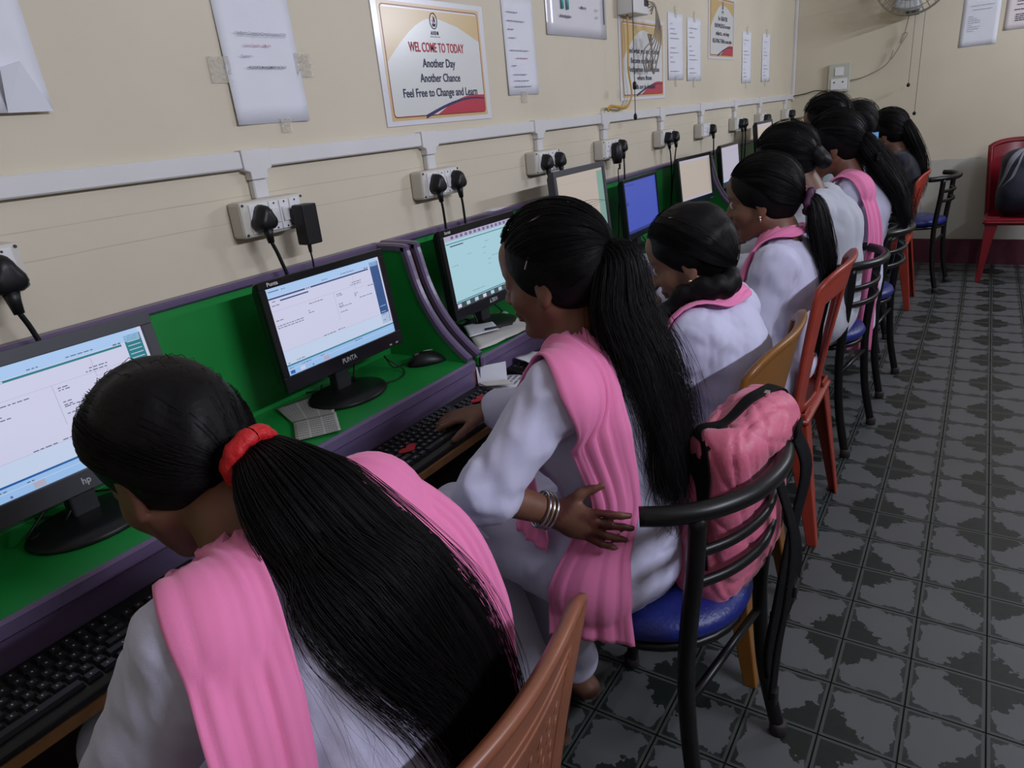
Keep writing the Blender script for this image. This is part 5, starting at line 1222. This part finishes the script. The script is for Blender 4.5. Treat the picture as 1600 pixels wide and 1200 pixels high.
# ---- nearest girl: red hair band, long straight ponytail
H = Head((.558, .388, .985), -8, 30, 0, .96)
J = dict(H=H, base=(.80, .39, 0), pelvis=(.82, .39, .545), waist=(.845, .39, .68), chest=(.80, .395, .81), neck=(.685, .392, .925), shL=(.765, .258, .895), shR=(.735, .522, .890), elL=(.66, .175, .70), wrL=(.50, .26, .60), elR=(.62, .58, .73), wrR=(.445, .47, .715), **seat_legs(.39, .80, .53, .42, .56, .46, .085))
r1, B, F1, K1 = person('person in white kurta and pink scarf with a red hair band, nearest the camera', J, h=.006, seed=3, folds=.0035)
HC = hair_cap(H, -.085, 1.02, True); cap_obj(r1, H, HC, .005, 2)
band = H.w(-.128, 0, -.035); anc = V(-.108, 0, -.075)
rel(r1, strands(push(hair_strands(H, anc, 2400, .0006, 1, .004, 1.03), HC, .0032), .0006, 'combed_hair', hair_m, r1))
TP = [band + V(-.02, 0, 0), band + V(.03, .004, .0), (.775, .40, .985), (.84, .418, .89), (.885, .448, .79), (.905, .468, .67), (.91, .48, .55)]
TR = [.026, .034, .066, .084, .088, .085, .07]
rel(r1, tail_core(TP, TR, .38, V(.15, 1, 0), r1, F=K1)); rel(r1, strands(push_tail(TP, [x * 1.06 for x in TR], K1, 1700, 4, .004, 7, .42, .10, wide=V(.15, 1, 0), lo=.93), .0006, 'ponytail_strands', hair_m, r1))
fly = tail([band + V(.01, -.005, -.01), (.765, .375, .97), (.825, .365, .89), (.875, .375, .79), (.895, .39, .66)], [.015, .03, .045, .055, .06], 90, 9, .012, 9, .35, .6, lo=.8)
rel(r1, strands(push(push(fly, F1, .004), K1, .006), .00028, 'loose_strands', hair_m, r1))
tn = unit(V(.93, .05, -.35)); a_ = unit(np.cross(tn, V(0, 1, 0))); b_ = np.cross(tn, a_); bc = band + tn * .012
rel(r1, MB().tube([tuple(bc + (a_ * math.cos(x) + b_ * math.sin(x)) * .029) for x in np.linspace(0, 2 * PI, 31)], [.0105 + .0012 * math.sin(9 * x) for x in np.linspace(0, 2 * PI, 31)], 10, caps=False, sec=(1.25, .9)).build('hair_band', red_band, r1, smooth=True))
pts = [(.895, .215, .50), (.895, .218, .62), (.885, .225, .74), (.86, .243, .87), (.775, .285, .945), (.655, .335, .91), (.61, .39, .865), (.64, .455, .90), (.735, .505, .945), (.83, .548, .87), (.875, .56, .76), (.89, .555, .66), (.89, .55, .56)]
wd = [(0, 1, 0), (0, 1, 0), (0, 1, 0), (.15, 1, .0), (.5, 1, .0), (.7, .6, .35), (.5, 0, .8), (.7, -.6, .35), (.5, -1, 0), (.1, -1, .0), (0, -1, 0), (0, -1, 0), (0, -1, 0)]
rel(r1, ribbon('dupatta', pts, [.095, .095, .095, .095, .09, .09, .09, .09, .10, .095, .085, .07, .055], [V(*x) for x in wd], K1, r1, pink_cloth, 3, .0045, .007, seed=4, K=110, Mx=30))

def seated(y, H, hx, neck, sh, shw, chest, waist, pelvis, elL, wrL, elR, wrR, kx=.47, kz=.565, ax=.52, az=.085, sp=.085):
    return dict(H=H, base=(pelvis[0], y, 0), pelvis=pelvis, waist=waist, chest=chest, neck=neck, shL=(sh[0], y - shw, sh[1]), shR=(sh[0] - .005, y + shw, sh[1]), elL=elL, wrL=wrL, elR=elR, wrR=wrR, **seat_legs(y, hx, pelvis[2] - .015, kx, kz, ax, az, sp))

# ---- girl with loose wavy ponytail, hand on her hip
y = 1.05; H = Head((.715, y, 1.070), -10, 12, 0, .925)
J = seated(y, H, .82, (.765, y, .945), (.79, .903), .143, (.825, y, .815), (.838, y, .68), (.82, y, .555), (.722, .778, .775), (.796, .868, .703), (.66, 1.30, .74), (.45, 1.17, .715), kx=.51, kz=.575, ax=.66, az=.085)
r2, B, F2, K2 = person('person with loose wavy ponytail resting a henna-painted hand on her hip', J, h=.0055, seed=8, sleeve=(.08, .9), handL=dict(d=(.95, .06, -.14), n=(.12, -1, .25), side=(0, .2, 1), curl=.34, k=.84, spread=.14), mehndi=True, folds=.004)
HC = hair_cap(H, -.09, 1.06, True); cap_obj(r2, H, HC, .0055, 4, .003)
anc = V(-.105, 0, .035); tie = H.w(-.125, 0, .02)
rel(r2, strands(push(hair_strands(H, anc, 700, .0006, 2, .008, 1.07), HC, .0032), .0006, 'combed_hair', hair_m, r2))
TP = [tie + V(-.03, 0, -.01), tie + V(.02, .002, -.01), (.855, 1.05, 1.02), (.895, 1.05, .92), (.925, 1.045, .82), (.945, 1.035, .74), (.95, 1.03, .68)]; TR = [.03, .040, .062, .070, .070, .06, .04]
rel(r2, tail_core(TP, TR, .6, V(.3, 1, 0), r2, F=K2)); rel(r2, strands(push_tail(TP, [x * 1.1 for x in TR], K2, 1300, 14, .014, 11, .65, .22, wide=V(.3, 1, 0)), .0006, 'ponytail_strands', hair_m, r2))
curl = tail([(.925, 1.03, .80), (.94, 1.01, .74), (.95, 1.0, .68), (.95, .99, .63)], [.05, .06, .06, .055], 60, 21, .022, 7, .5, .3); rel(r2, strands(push(curl, K2, .006), .0009, 'loose_curls', hair_m, r2))
fz = np.array([[H.w(-.06, .01 * i, .115) + V(.004 * k * (1 + .2 * i), .003 * k, .004 * math.sin(k * .5 + i)) + V(0, .002 * i, .003 * i) for k in range(12)] for i in range(-4, 5)]); rel(r2, strands(fz, .0006, 'stray_hair', hair_m, r2))
hair_pin(r2, H, H.w(.01, .085, .035), H.w(-.004, .088, .055)); hair_pin(r2, H, H.w(-.01, .055, .112), H.w(-.03, .05, .118))
wr = V(*J['wrL']); dd = unit(V(*J['wrL']) - V(*J['elL'])); pa = unit(np.cross(dd, V(0, 0, 1))); pb = np.cross(dd, pa)
for k, mm in ((0, silver), (1, gold), (2, silver)): rel(r2, MB().tube([tuple(wr - dd * (.012 + .008 * k) + (pa * math.cos(x) + pb * math.sin(x)) * .031) for x in np.linspace(0, 2 * PI, 25)], .0022, 6, caps=False).build('bangle', mm, r2, smooth=True))
pts = [(.69, 1.0, .885), (.74, .98, .95), (.79, .96, .96), (.84, .93, .90), (.862, .922, .82), (.882, .925, .74), (.882, .925, .69), (.862, .895, .62), (.85, .878, .54), (.852, .87, .45)]
wd = [(.2, 1, .1), (.2, 1, .1), (.3, 1, .1), (.6, .8, .0), (.75, .65, 0), (.8, .6, 0), (.85, .5, 0), (.9, .4, 0), (1, .35, 0), (1, .3, 0)]
rel(r2, ribbon('dupatta', pts, [.09, .10, .11, .105, .095, .08, .075, .11, .15, .16], [V(*x) for x in wd], K2, r2, pink_cloth, 4, .006, .010, seed=2, K=100, Mx=26, edge=.05))
rel(r2, ribbon('dupatta_front', [(.70, .985, .90), (.685, .95, .82), (.70, .925, .74), (.72, .91, .67), (.73, .905, .60)], [.07, .08, .08, .09, .10], [V(1, -.6, 0)] * 5, K2, r2, pink_cloth, 3, .006, .010, seed=5, K=40))
# kurta front corner lifted over the knee
rel(r2, mesh_obj('kurta_flap', [(.60, .86, .66), (.46, .90, .655), (.53, .845, .60), (.66, .85, .625), (.62, .93, .67)], [(0, 1, 2, 3), (0, 4, 1)], white_cloth, r2)).modifiers.new('s', 'SOLIDIFY').thickness = .003

# ---- girl with a braid over her shoulder
y = 1.58; H = Head((.782, y, .992), -12, 20, 0, .95)
J = seated(y, H, .84, (.845, y, .895), (.855, .845), .135, (.868, y, .765), (.868, y, .66), (.845, y, .555), (.76, 1.41, .69), (.50, 1.50, .71), (.76, 1.75, .69), (.48, 1.66, .715), kx=.47)
r3, B, F3, K3 = person('person with a thick braid over her shoulder and an earring', J, h=.006, seed=12, skin=(.26, .12, .075), fit=1.06)
HC = hair_cap(H, -.10, 1.05, True, -.006); cap_obj(r3, H, HC, .006, 6)
rel(r3, strands(push(hair_strands(H, V(-.10, .02, -.06), 700, .0006, 5, .005, 1.05), HC, .0032), .0006, 'combed_hair', hair_m, r3))
ear_stud(r3, H); hair_pin(r3, H, H.w(-.0, .05, .117), H.w(-.018, .056, .112))
BR = Field(); NB = 60; C = spline([H.w(-.085, .03, -.07), (.872, 1.545, .925), (.855, 1.505, .92), (.822, 1.468, .895), (.782, 1.447, .85), (.755, 1.438, .79), (.742, 1.438, .72), (.735, 1.443, .65), (.73, 1.45, .58)], NB)
for _ in range(2):
    C[4:] = push(push(C[4:], F3, .022), K3, .031)
    for _k in range(4): C[1:-1] = (C[:-2] + 2 * C[1:-1] + C[2:]) / 4
for i in range(NB):
    r_ = .027 * (1 - .35 * i / NB); tdir = unit(C[min(i + 1, NB - 1)] - C[max(i - 1, 0)]); sd = unit(np.cross(tdir, V(1, -.5, .2))); BR.add(Ell(C[i] + sd * .008 * math.sin(i * 1.25) * (1 - .3 * i / NB), (r_ * .8, r_ * .8, r_ * .9)), .006)
v, f = BR.mesh(.005); rel(r3, mesh_obj('braid', v, f, hair_m, r3, smooth=True))
pts = [(.70, 1.435, .62), (.735, 1.435, .73), (.785, 1.452, .83), (.84, 1.487, .89), (.89, 1.555, .925), (.89, 1.61, .925), (.82, 1.66, .90), (.74, 1.68, .82), (.70, 1.68, .72)]
wd = [(.3, -1, 0), (.3, -1, 0), (.5, -.8, 0), (.7, -.5, 0), (.9, 0, -.4), (.9, 0, -.4), (.7, .5, 0), (.3, 1, 0), (.3, 1, 0)]
rel(r3, ribbon('dupatta', pts, [.09, .09, .09, .085, .075, .07, .075, .09, .09], [V(*x) for x in wd], K3, r3, pink_cloth, 3, .005, .010, seed=6, K=80))

# ---- girl with low ponytail and purple scrunchie
y = 2.14; H = Head((.803, y, 1.05), -10, 9, 0, .96)
J = seated(y, H, .87, (.868, y, .945), (.885, .885), .14, (.89, y, .80), (.88, y, .68), (.835, y, .555), (.835, 1.965, .70), (.62, 2.0, .715), (.76, 2.31, .71), (.48, 2.24, .715), kx=.48)
r4, B, F4, K4 = person('person with a low ponytail leaning to the screen, red orange chair behind her', J, h=.0065, seed=15, fit=1.03)
HC = hair_cap(H, -.095, 1.06, True); cap_obj(r4, H, HC, .006, 7)
rel(r4, strands(push(hair_strands(H, V(-.105, 0, -.02), 600, .0006, 6, .006, 1.06), HC, .0032), .0006, 'combed_hair', hair_m, r4))
tie = H.w(-.125, 0, -.025); TP = [tie + V(-.02, 0, .01), tie + V(.025, .003, -.005), (.97, 2.15, .97), (.99, 2.15, .87), (.985, 2.145, .77), (.965, 2.14, .67), (.955, 2.14, .58)]; TR = [.03, .036, .05, .052, .045, .036, .02]
rel(r4, tail_core(TP, TR, .45, V(.3, 1, 0), r4, F=K4)); rel(r4, strands(push_tail(TP, [x * 1.12 for x in TR], K4, 700, 24, .010, 10, .45, .2, wide=V(.3, 1, 0)), .0007, 'ponytail_strands', hair_m, r4))
bc = tie + V(.012, 0, -.005); rel(r4, MB().tube([tuple(bc + V(.4 * math.cos(x) * .3, math.sin(x), math.cos(x)) * .03) for x in np.linspace(0, 2 * PI, 25)], [.010 + .003 * math.sin(7 * x) for x in np.linspace(0, 2 * PI, 25)], 8, caps=False).build('scrunchie', mat('purple_scrunchie', (.06, .012, .05), .7), r4, smooth=True))
ear_stud(r4, H)
pts = [(.74, 2.03, .66), (.765, 2.03, .76), (.80, 2.04, .87), (.845, 2.06, .94), (.895, 2.10, .975), (.91, 2.15, .975), (.885, 2.21, .965), (.80, 2.25, .90), (.75, 2.25, .78)]
wd = [(.3, -1, 0), (.3, -1, 0), (.5, -.9, 0), (.6, -.7, 0), (.8, -.4, -.4), (.9, 0, -.4), (.6, .7, 0), (.3, 1, 0), (.3, 1, 0)]
rel(r4, ribbon('dupatta', pts, [.09, .10, .10, .09, .08, .07, .07, .09, .09], [V(*x) for x in wd], K4, r4, pink_cloth, 3, .005, .010, seed=9, K=80))
rel(r4, MB().tube([tuple(V(*J['wrL']) + V(.02, .001, 0) + V(0, math.cos(x), math.sin(x)) * .034) for x in np.linspace(0, 2 * PI, 21)], .0025, 6, caps=False).build('bangle', silver, r4, smooth=True))

# ---- girl with pinned-up hair, plain white back
y = 2.78; H = Head((.735, 2.75, 1.105), 0, 22, 0, .96)
J = seated(y, H, .90, (.815, 2.765, 1.0), (.86, .945), .142, (.90, y, .85), (.915, y, .69), (.87, y, .555), (.74, 2.58, .76), (.50, 2.68, .715), (.74, 2.97, .76), (.48, 2.86, .715), kx=.50)
r5, B, F5, K5 = person('person with pinned-up black hair and a plain white back', J, h=.0075, seed=18, top=grey_cloth, fit=1.04)
HC = hair_cap(H, -.09, 1.10, True); cap_obj(r5, H, HC, .007, 8); rel(r5, strands(push(hair_strands(H, V(-.10, 0, -.03), 350, .0008, 7, .007, 1.10), HC, .0032), .0008, 'combed_hair', hair_m, r5))
BU = Field(); [BU.add(Ell(H.w(-.115 + .012 * math.cos(a), .03 * math.sin(a), -.03 + .03 * math.cos(a)), (.026, .026, .026)), .015) for a in np.linspace(0, 2 * PI, 7)[:-1]]; v, f = BU.mesh(.006); rel(r5, mesh_obj('hair_bun', v, f, hair_m, r5, smooth=True))
hair_pin(r5, H, H.w(-.06, .07, .085), H.w(-.09, .06, .075)); hair_pin(r5, H, H.w(-.06, .072, .078), H.w(-.085, .066, .068))
rel(r5, ribbon('dupatta', [(.70, 2.69, .85), (.75, 2.70, .95), (.80, 2.72, 1.0), (.85, 2.765, 1.01), (.80, 2.82, 1.0), (.74, 2.84, .94), (.70, 2.85, .85)], [.06] * 7, [V(.3, -1, 0), V(.4, -1, 0), V(.6, -.6, 0), V(.9, 0, -.4), V(.6, .6, 0), V(.4, 1, 0), V(.3, 1, 0)], K5, r5, pink_cloth, 2, .004, .008, seed=1, K=50))

# ---- girl with long loose hair down her back, scarf end hanging beside the chair
y = 3.26; H = Head((.812, 3.23, 1.118), -8, 10, 0, 1.0)
J = seated(y, H, .92, (.885, 3.235, 1.0), (.915, .945), .14, (.94, y, .84), (.93, y, .70), (.89, y, .56), (.80, 3.06, .76), (.54, 3.14, .715), (.80, 3.45, .76), (.50, 3.36, .715), kx=.52)
r6, B, F6, K6 = person('person with long loose hair and a pink scarf end hanging beside her chair', J, h=.0075, seed=22, back_tail=.20, tailx=-.02, fit=1.05)
HC = hair_cap(H, -.085, 1.08, True); cap_obj(r6, H, HC, .007, 9); rel(r6, strands(push(hair_strands(H, V(-.105, 0, -.01), 350, .0008, 8, .007, 1.08), HC, .0032), .0008, 'combed_hair', hair_m, r6))
tie = H.w(-.12, 0, -.03); TP = [tie + V(-.03, 0, .02), tie, (1.0, 3.26, 1.02), (1.055, 3.28, .94), (1.09, 3.29, .85), (1.105, 3.29, .77)]; TR = [.05, .055, .062, .062, .055, .04]
rel(r6, tail_core(TP, TR, .7, V(.3, 1, 0), r6, F=K6)); rel(r6, strands(push_tail(TP, [x * 1.15 for x in TR], K6, 600, 34, .012, 10, .75, .25, wide=V(.3, 1, 0)), .0009, 'loose_hair', hair_m, r6))
pts = [(.78, 3.14, .90), (.84, 3.13, .99), (.895, 3.125, 1.01), (.955, 3.11, .96), (1.0, 3.09, .87), (1.02, 3.075, .76), (1.015, 3.06, .62), (1.005, 3.05, .47), (1.0, 3.04, .31)]
wd = [(0, 1, 0), (.1, 1, 0), (.1, 1, 0), (.3, 1, 0), (.4, 1, 0), (.6, 1, 0), (.8, .6, 0), (1, .5, 0), (1, .4, 0)]
rel(r6, ribbon('dupatta', pts, [.10, .10, .10, .10, .09, .085, .085, .09, .10], [V(*x) for x in wd], K6, r6, pink_cloth, 3, .006, .010, seed=13, K=90))
rel(r6, MB().box((.985, 3.18, 1.055), (1.0, 3.21, 1.085), bev=.004).build('hair_clip', black_gl, r6))

# ---- boys and woman at the far end
def short_hair(r, H, seed, vol=1.05):
    cap_obj(r, H, hair_cap(H, -.05, vol, True, -.004), .007, seed, .004); q = hair_strands(H, V(-.10, 0, -.02), 350, .001, seed, .014, vol, K=8)[:, :6]; rel(r, strands(q, .0011, 'hair_tufts', hair_m, r))
y = 3.92; H = Head((.668, 3.90, 1.18), 0, 18, 0, 1.0)
J = seated(y, H, .84, (.745, 3.905, 1.07), (.80, 1.01), .165, (.865, y, .90), (.885, y, .73), (.86, y, .56), (.70, 3.70, .80), (.48, 3.84, .72), (.70, 4.14, .80), (.47, 4.02, .72), kx=.49, kz=.575)
r7, B, F7, K7 = person('person in a pale blue shirt, tallest head in the row', J, h=.008, seed=30, top=blue_cloth, bottom=jeans_m, female=False, skirt=False, fit=1.05); short_hair(r7, H, 41, 1.07)
rel(r7, ribbon('collar', [(.69, 3.86, 1.06), (.73, 3.845, 1.085), (.79, 3.87, 1.10), (.81, 3.905, 1.10), (.79, 3.945, 1.10), (.73, 3.965, 1.085), (.69, 3.95, 1.06)], [.035] * 7, [V(0, 0, 1)] * 7, K7, r7, blue_cloth, 0, .0, .004, K=40, Mx=8))
y = 4.52; H = Head((.715, 4.5, 1.13), 0, 12, 0, .98)
J = seated(y, H, .79, (.785, 4.505, 1.03), (.80, .965), .155, (.815, y, .86), (.825, y, .71), (.80, y, .56), (.70, 4.32, .78), (.48, 4.44, .72), (.70, 4.72, .78), (.47, 4.62, .72), kx=.46)
r8, B, F8, K8 = person('person in a bright blue shirt, half hidden behind the pale blue one', J, h=.009, seed=33, top=blue2_cloth, bottom=jeans_m, female=False, skirt=False); short_hair(r8, H, 43, 1.04)
rel(r8, ribbon('collar', [(.73, 4.46, 1.03), (.765, 4.445, 1.055), (.82, 4.47, 1.07), (.84, 4.505, 1.07), (.82, 4.545, 1.07), (.765, 4.565, 1.055), (.73, 4.55, 1.03)], [.04] * 7, [V(0, 0, 1)] * 7, K8, r8, blue2_cloth, 0, .0, .004, K=40, Mx=8))
y = 5.0; H = Head((.825, 4.99, 1.055), 6, 12, 0, 1.02)
J = seated(y, H, .88, (.90, 4.99, .945), (.925, .89), .14, (.94, y, .80), (.935, y, .68), (.89, y, .555), (.82, 4.81, .72), (.58, 4.88, .715), (.80, 5.18, .72), (.52, 5.10, .715), kx=.50)
r9, B, F9, K9 = person('person in dark clothes with long black hair at the end of the row', J, h=.008, seed=36, top=dark_cloth, bottom=dark_cloth, skin=(.22, .10, .06), fit=1.05)
HC = hair_cap(H, -.085, 1.08, True); cap_obj(r9, H, HC, .007, 10); rel(r9, strands(push(hair_strands(H, V(-.105, 0, -.02), 350, .0009, 9, .006, 1.08), HC, .0032), .0009, 'combed_hair', hair_m, r9))
TP = [H.w(-.10, 0, .03), H.w(-.125, 0, -.04), (1.01, 5.0, .93), (1.035, 5.01, .84), (1.04, 5.01, .74), (1.035, 5.01, .66)]; TR = [.05, .055, .055, .055, .045, .03]
rel(r9, tail_core(TP, TR, .7, V(.2, 1, 0), r9, F=K9)); rel(r9, strands(push_tail(TP, [x * 1.12 for x in TR], K9, 400, 44, .008, 9, .75, .2, wide=V(.2, 1, 0)), .001, 'long_hair', hair_m, r9))

# ------------------------------------------------------------------ backpacks
black_web = mat('black_webbing', (.005, .005, .006), .8, spec=.15, bump=.2, bscale=200); zip_m = mat('black_zip', (.005, .005, .006), .75, spec=.15)
bp = thing('backpack', 'pink nylon backpack with a black zip wedged behind the person on the metal chair', 'backpack', (1.035, 1.165, .49))
def bag_field(c, h, lean, yaw):
    ly = math.radians(lean); a = math.radians(yaw); X = V(math.cos(ly) * math.cos(a), math.cos(ly) * math.sin(a), -math.sin(ly)); Y = V(-math.sin(a), math.cos(a), 0); R = np.stack([X, Y, np.cross(X, Y)])
    F = Field(); F.add(Box_(c, h, R, .05), .01); F.add(Ell(V(*c) + R[0] * h[0] * .4 - R[2] * h[2] * .35, (h[0] * .95, h[1] * .82, h[2] * .5), R), .03); return F, R
FB, RB = bag_field((1.02, 1.16, .635), (.062, .135, .19), 6, -8)
FB.add(Ell((1.05, 1.18, .78), (.055, .09, .045), RB), .04); FB.sub(Ell((1.0, 1.10, .86), (.05, .06, .05)), .04)
v, f = FB.mesh(.006); n = vnormals(v, f); zz = sine_noise(v, 77, (60, 55, 45), 4); zc = -np.exp(-(sine_noise(v, 79, (26, 24, 20), 2) / .12) ** 2) - .7 * np.exp(-(sine_noise(v, 83, (44, 36, 30), 2) / .12) ** 2) 
rel(bp, mesh_obj('bag_body', v + n * (.002 * zz + .0055 * zc)[:, None], f, bag_pink, bp, smooth=True))
rel(bp, ribbon('zip', [(1.055, 1.285, .74), (1.06, 1.25, .80), (1.05, 1.19, .835), (1.025, 1.12, .80), (1.01, 1.06, .73), (1.003, 1.03, .65), (1.005, 1.03, .55)], [.016, .022, .024, .024, .022, .018, .016], [V(1, -.1, .1)] * 7, FB, bp, zip_m, 0, 0, .002, K=60, Mx=8))
rel(bp, MB().box((1.058, 1.19, .832), (1.066, 1.205, .838)).build('zip_pull', silver, bp))
for pts, wdt in (([(1.10, 1.21, .78), (1.135, 1.205, .70), (1.125, 1.17, .58), (1.115, 1.14, .45), (1.105, 1.12, .33), (1.11, 1.125, .27)], .035), ([(1.105, 1.13, .70), (1.135, 1.12, .60), (1.135, 1.11, .48), (1.125, 1.10, .36), (1.12, 1.095, .24)], .022), ([(1.09, 1.22, .60), (1.12, 1.22, .54), (1.13, 1.21, .46), (1.12, 1.19, .38), (1.105, 1.17, .33), (1.10, 1.18, .38)], .03)):
    rel(bp, ribbon('shoulder_strap', pts, [wdt] * len(pts), [V(.3, 1, 0)] * len(pts), FB, bp, black_web, 0, 0, .004, K=40, Mx=6, thick=.005))
rel(bp, MB().box((1.118, 1.085, .225), (1.13, 1.11, .262), bev=.003).build('buckle', black_pl, bp)); rel(bp, MB().box((1.131, 1.15, .44), (1.142, 1.185, .47), bev=.003).build('buckle', black_pl, bp))
navy_n = mat('navy_nylon', (.012, .014, .03), .55, bump=.2, bscale=60)
bp2 = thing('backpack', 'navy and black backpack with grey trim on the dark red chair', 'backpack', (1.60, 5.82, .43))
FB2 = Field().add(Box_((1.61, 5.83, .645), (.16, .11, .215), None, .09), .02).add(Ell((1.61, 5.75, .58), (.13, .07, .12)), .04)
v, f = FB2.mesh(.009); n = vnormals(v, f); rel(bp2, mesh_obj('bag_body', v + n * (.006 * sine_noise(v, 5, (25, 25, 20), 5))[:, None], f, navy_n, bp2, smooth=True))
for dx, wdt, m_ in ((-.10, .022, mat('grey_trim', (.20, .20, .23), .5)), (-.065, .012, mat('grey_trim', (.20, .20, .23), .5))):
    rel(bp2, ribbon('trim', [(1.61 + dx * 1.45, 5.76, .62), (1.61 + dx * 1.25, 5.745, .70), (1.61 + dx * .9, 5.76, .79), (1.61 + dx * .3, 5.80, .86)], [wdt] * 4, [V(1, 0, .5)] * 4, FB2, bp2, m_, 0, 0, .003, K=30, Mx=6))
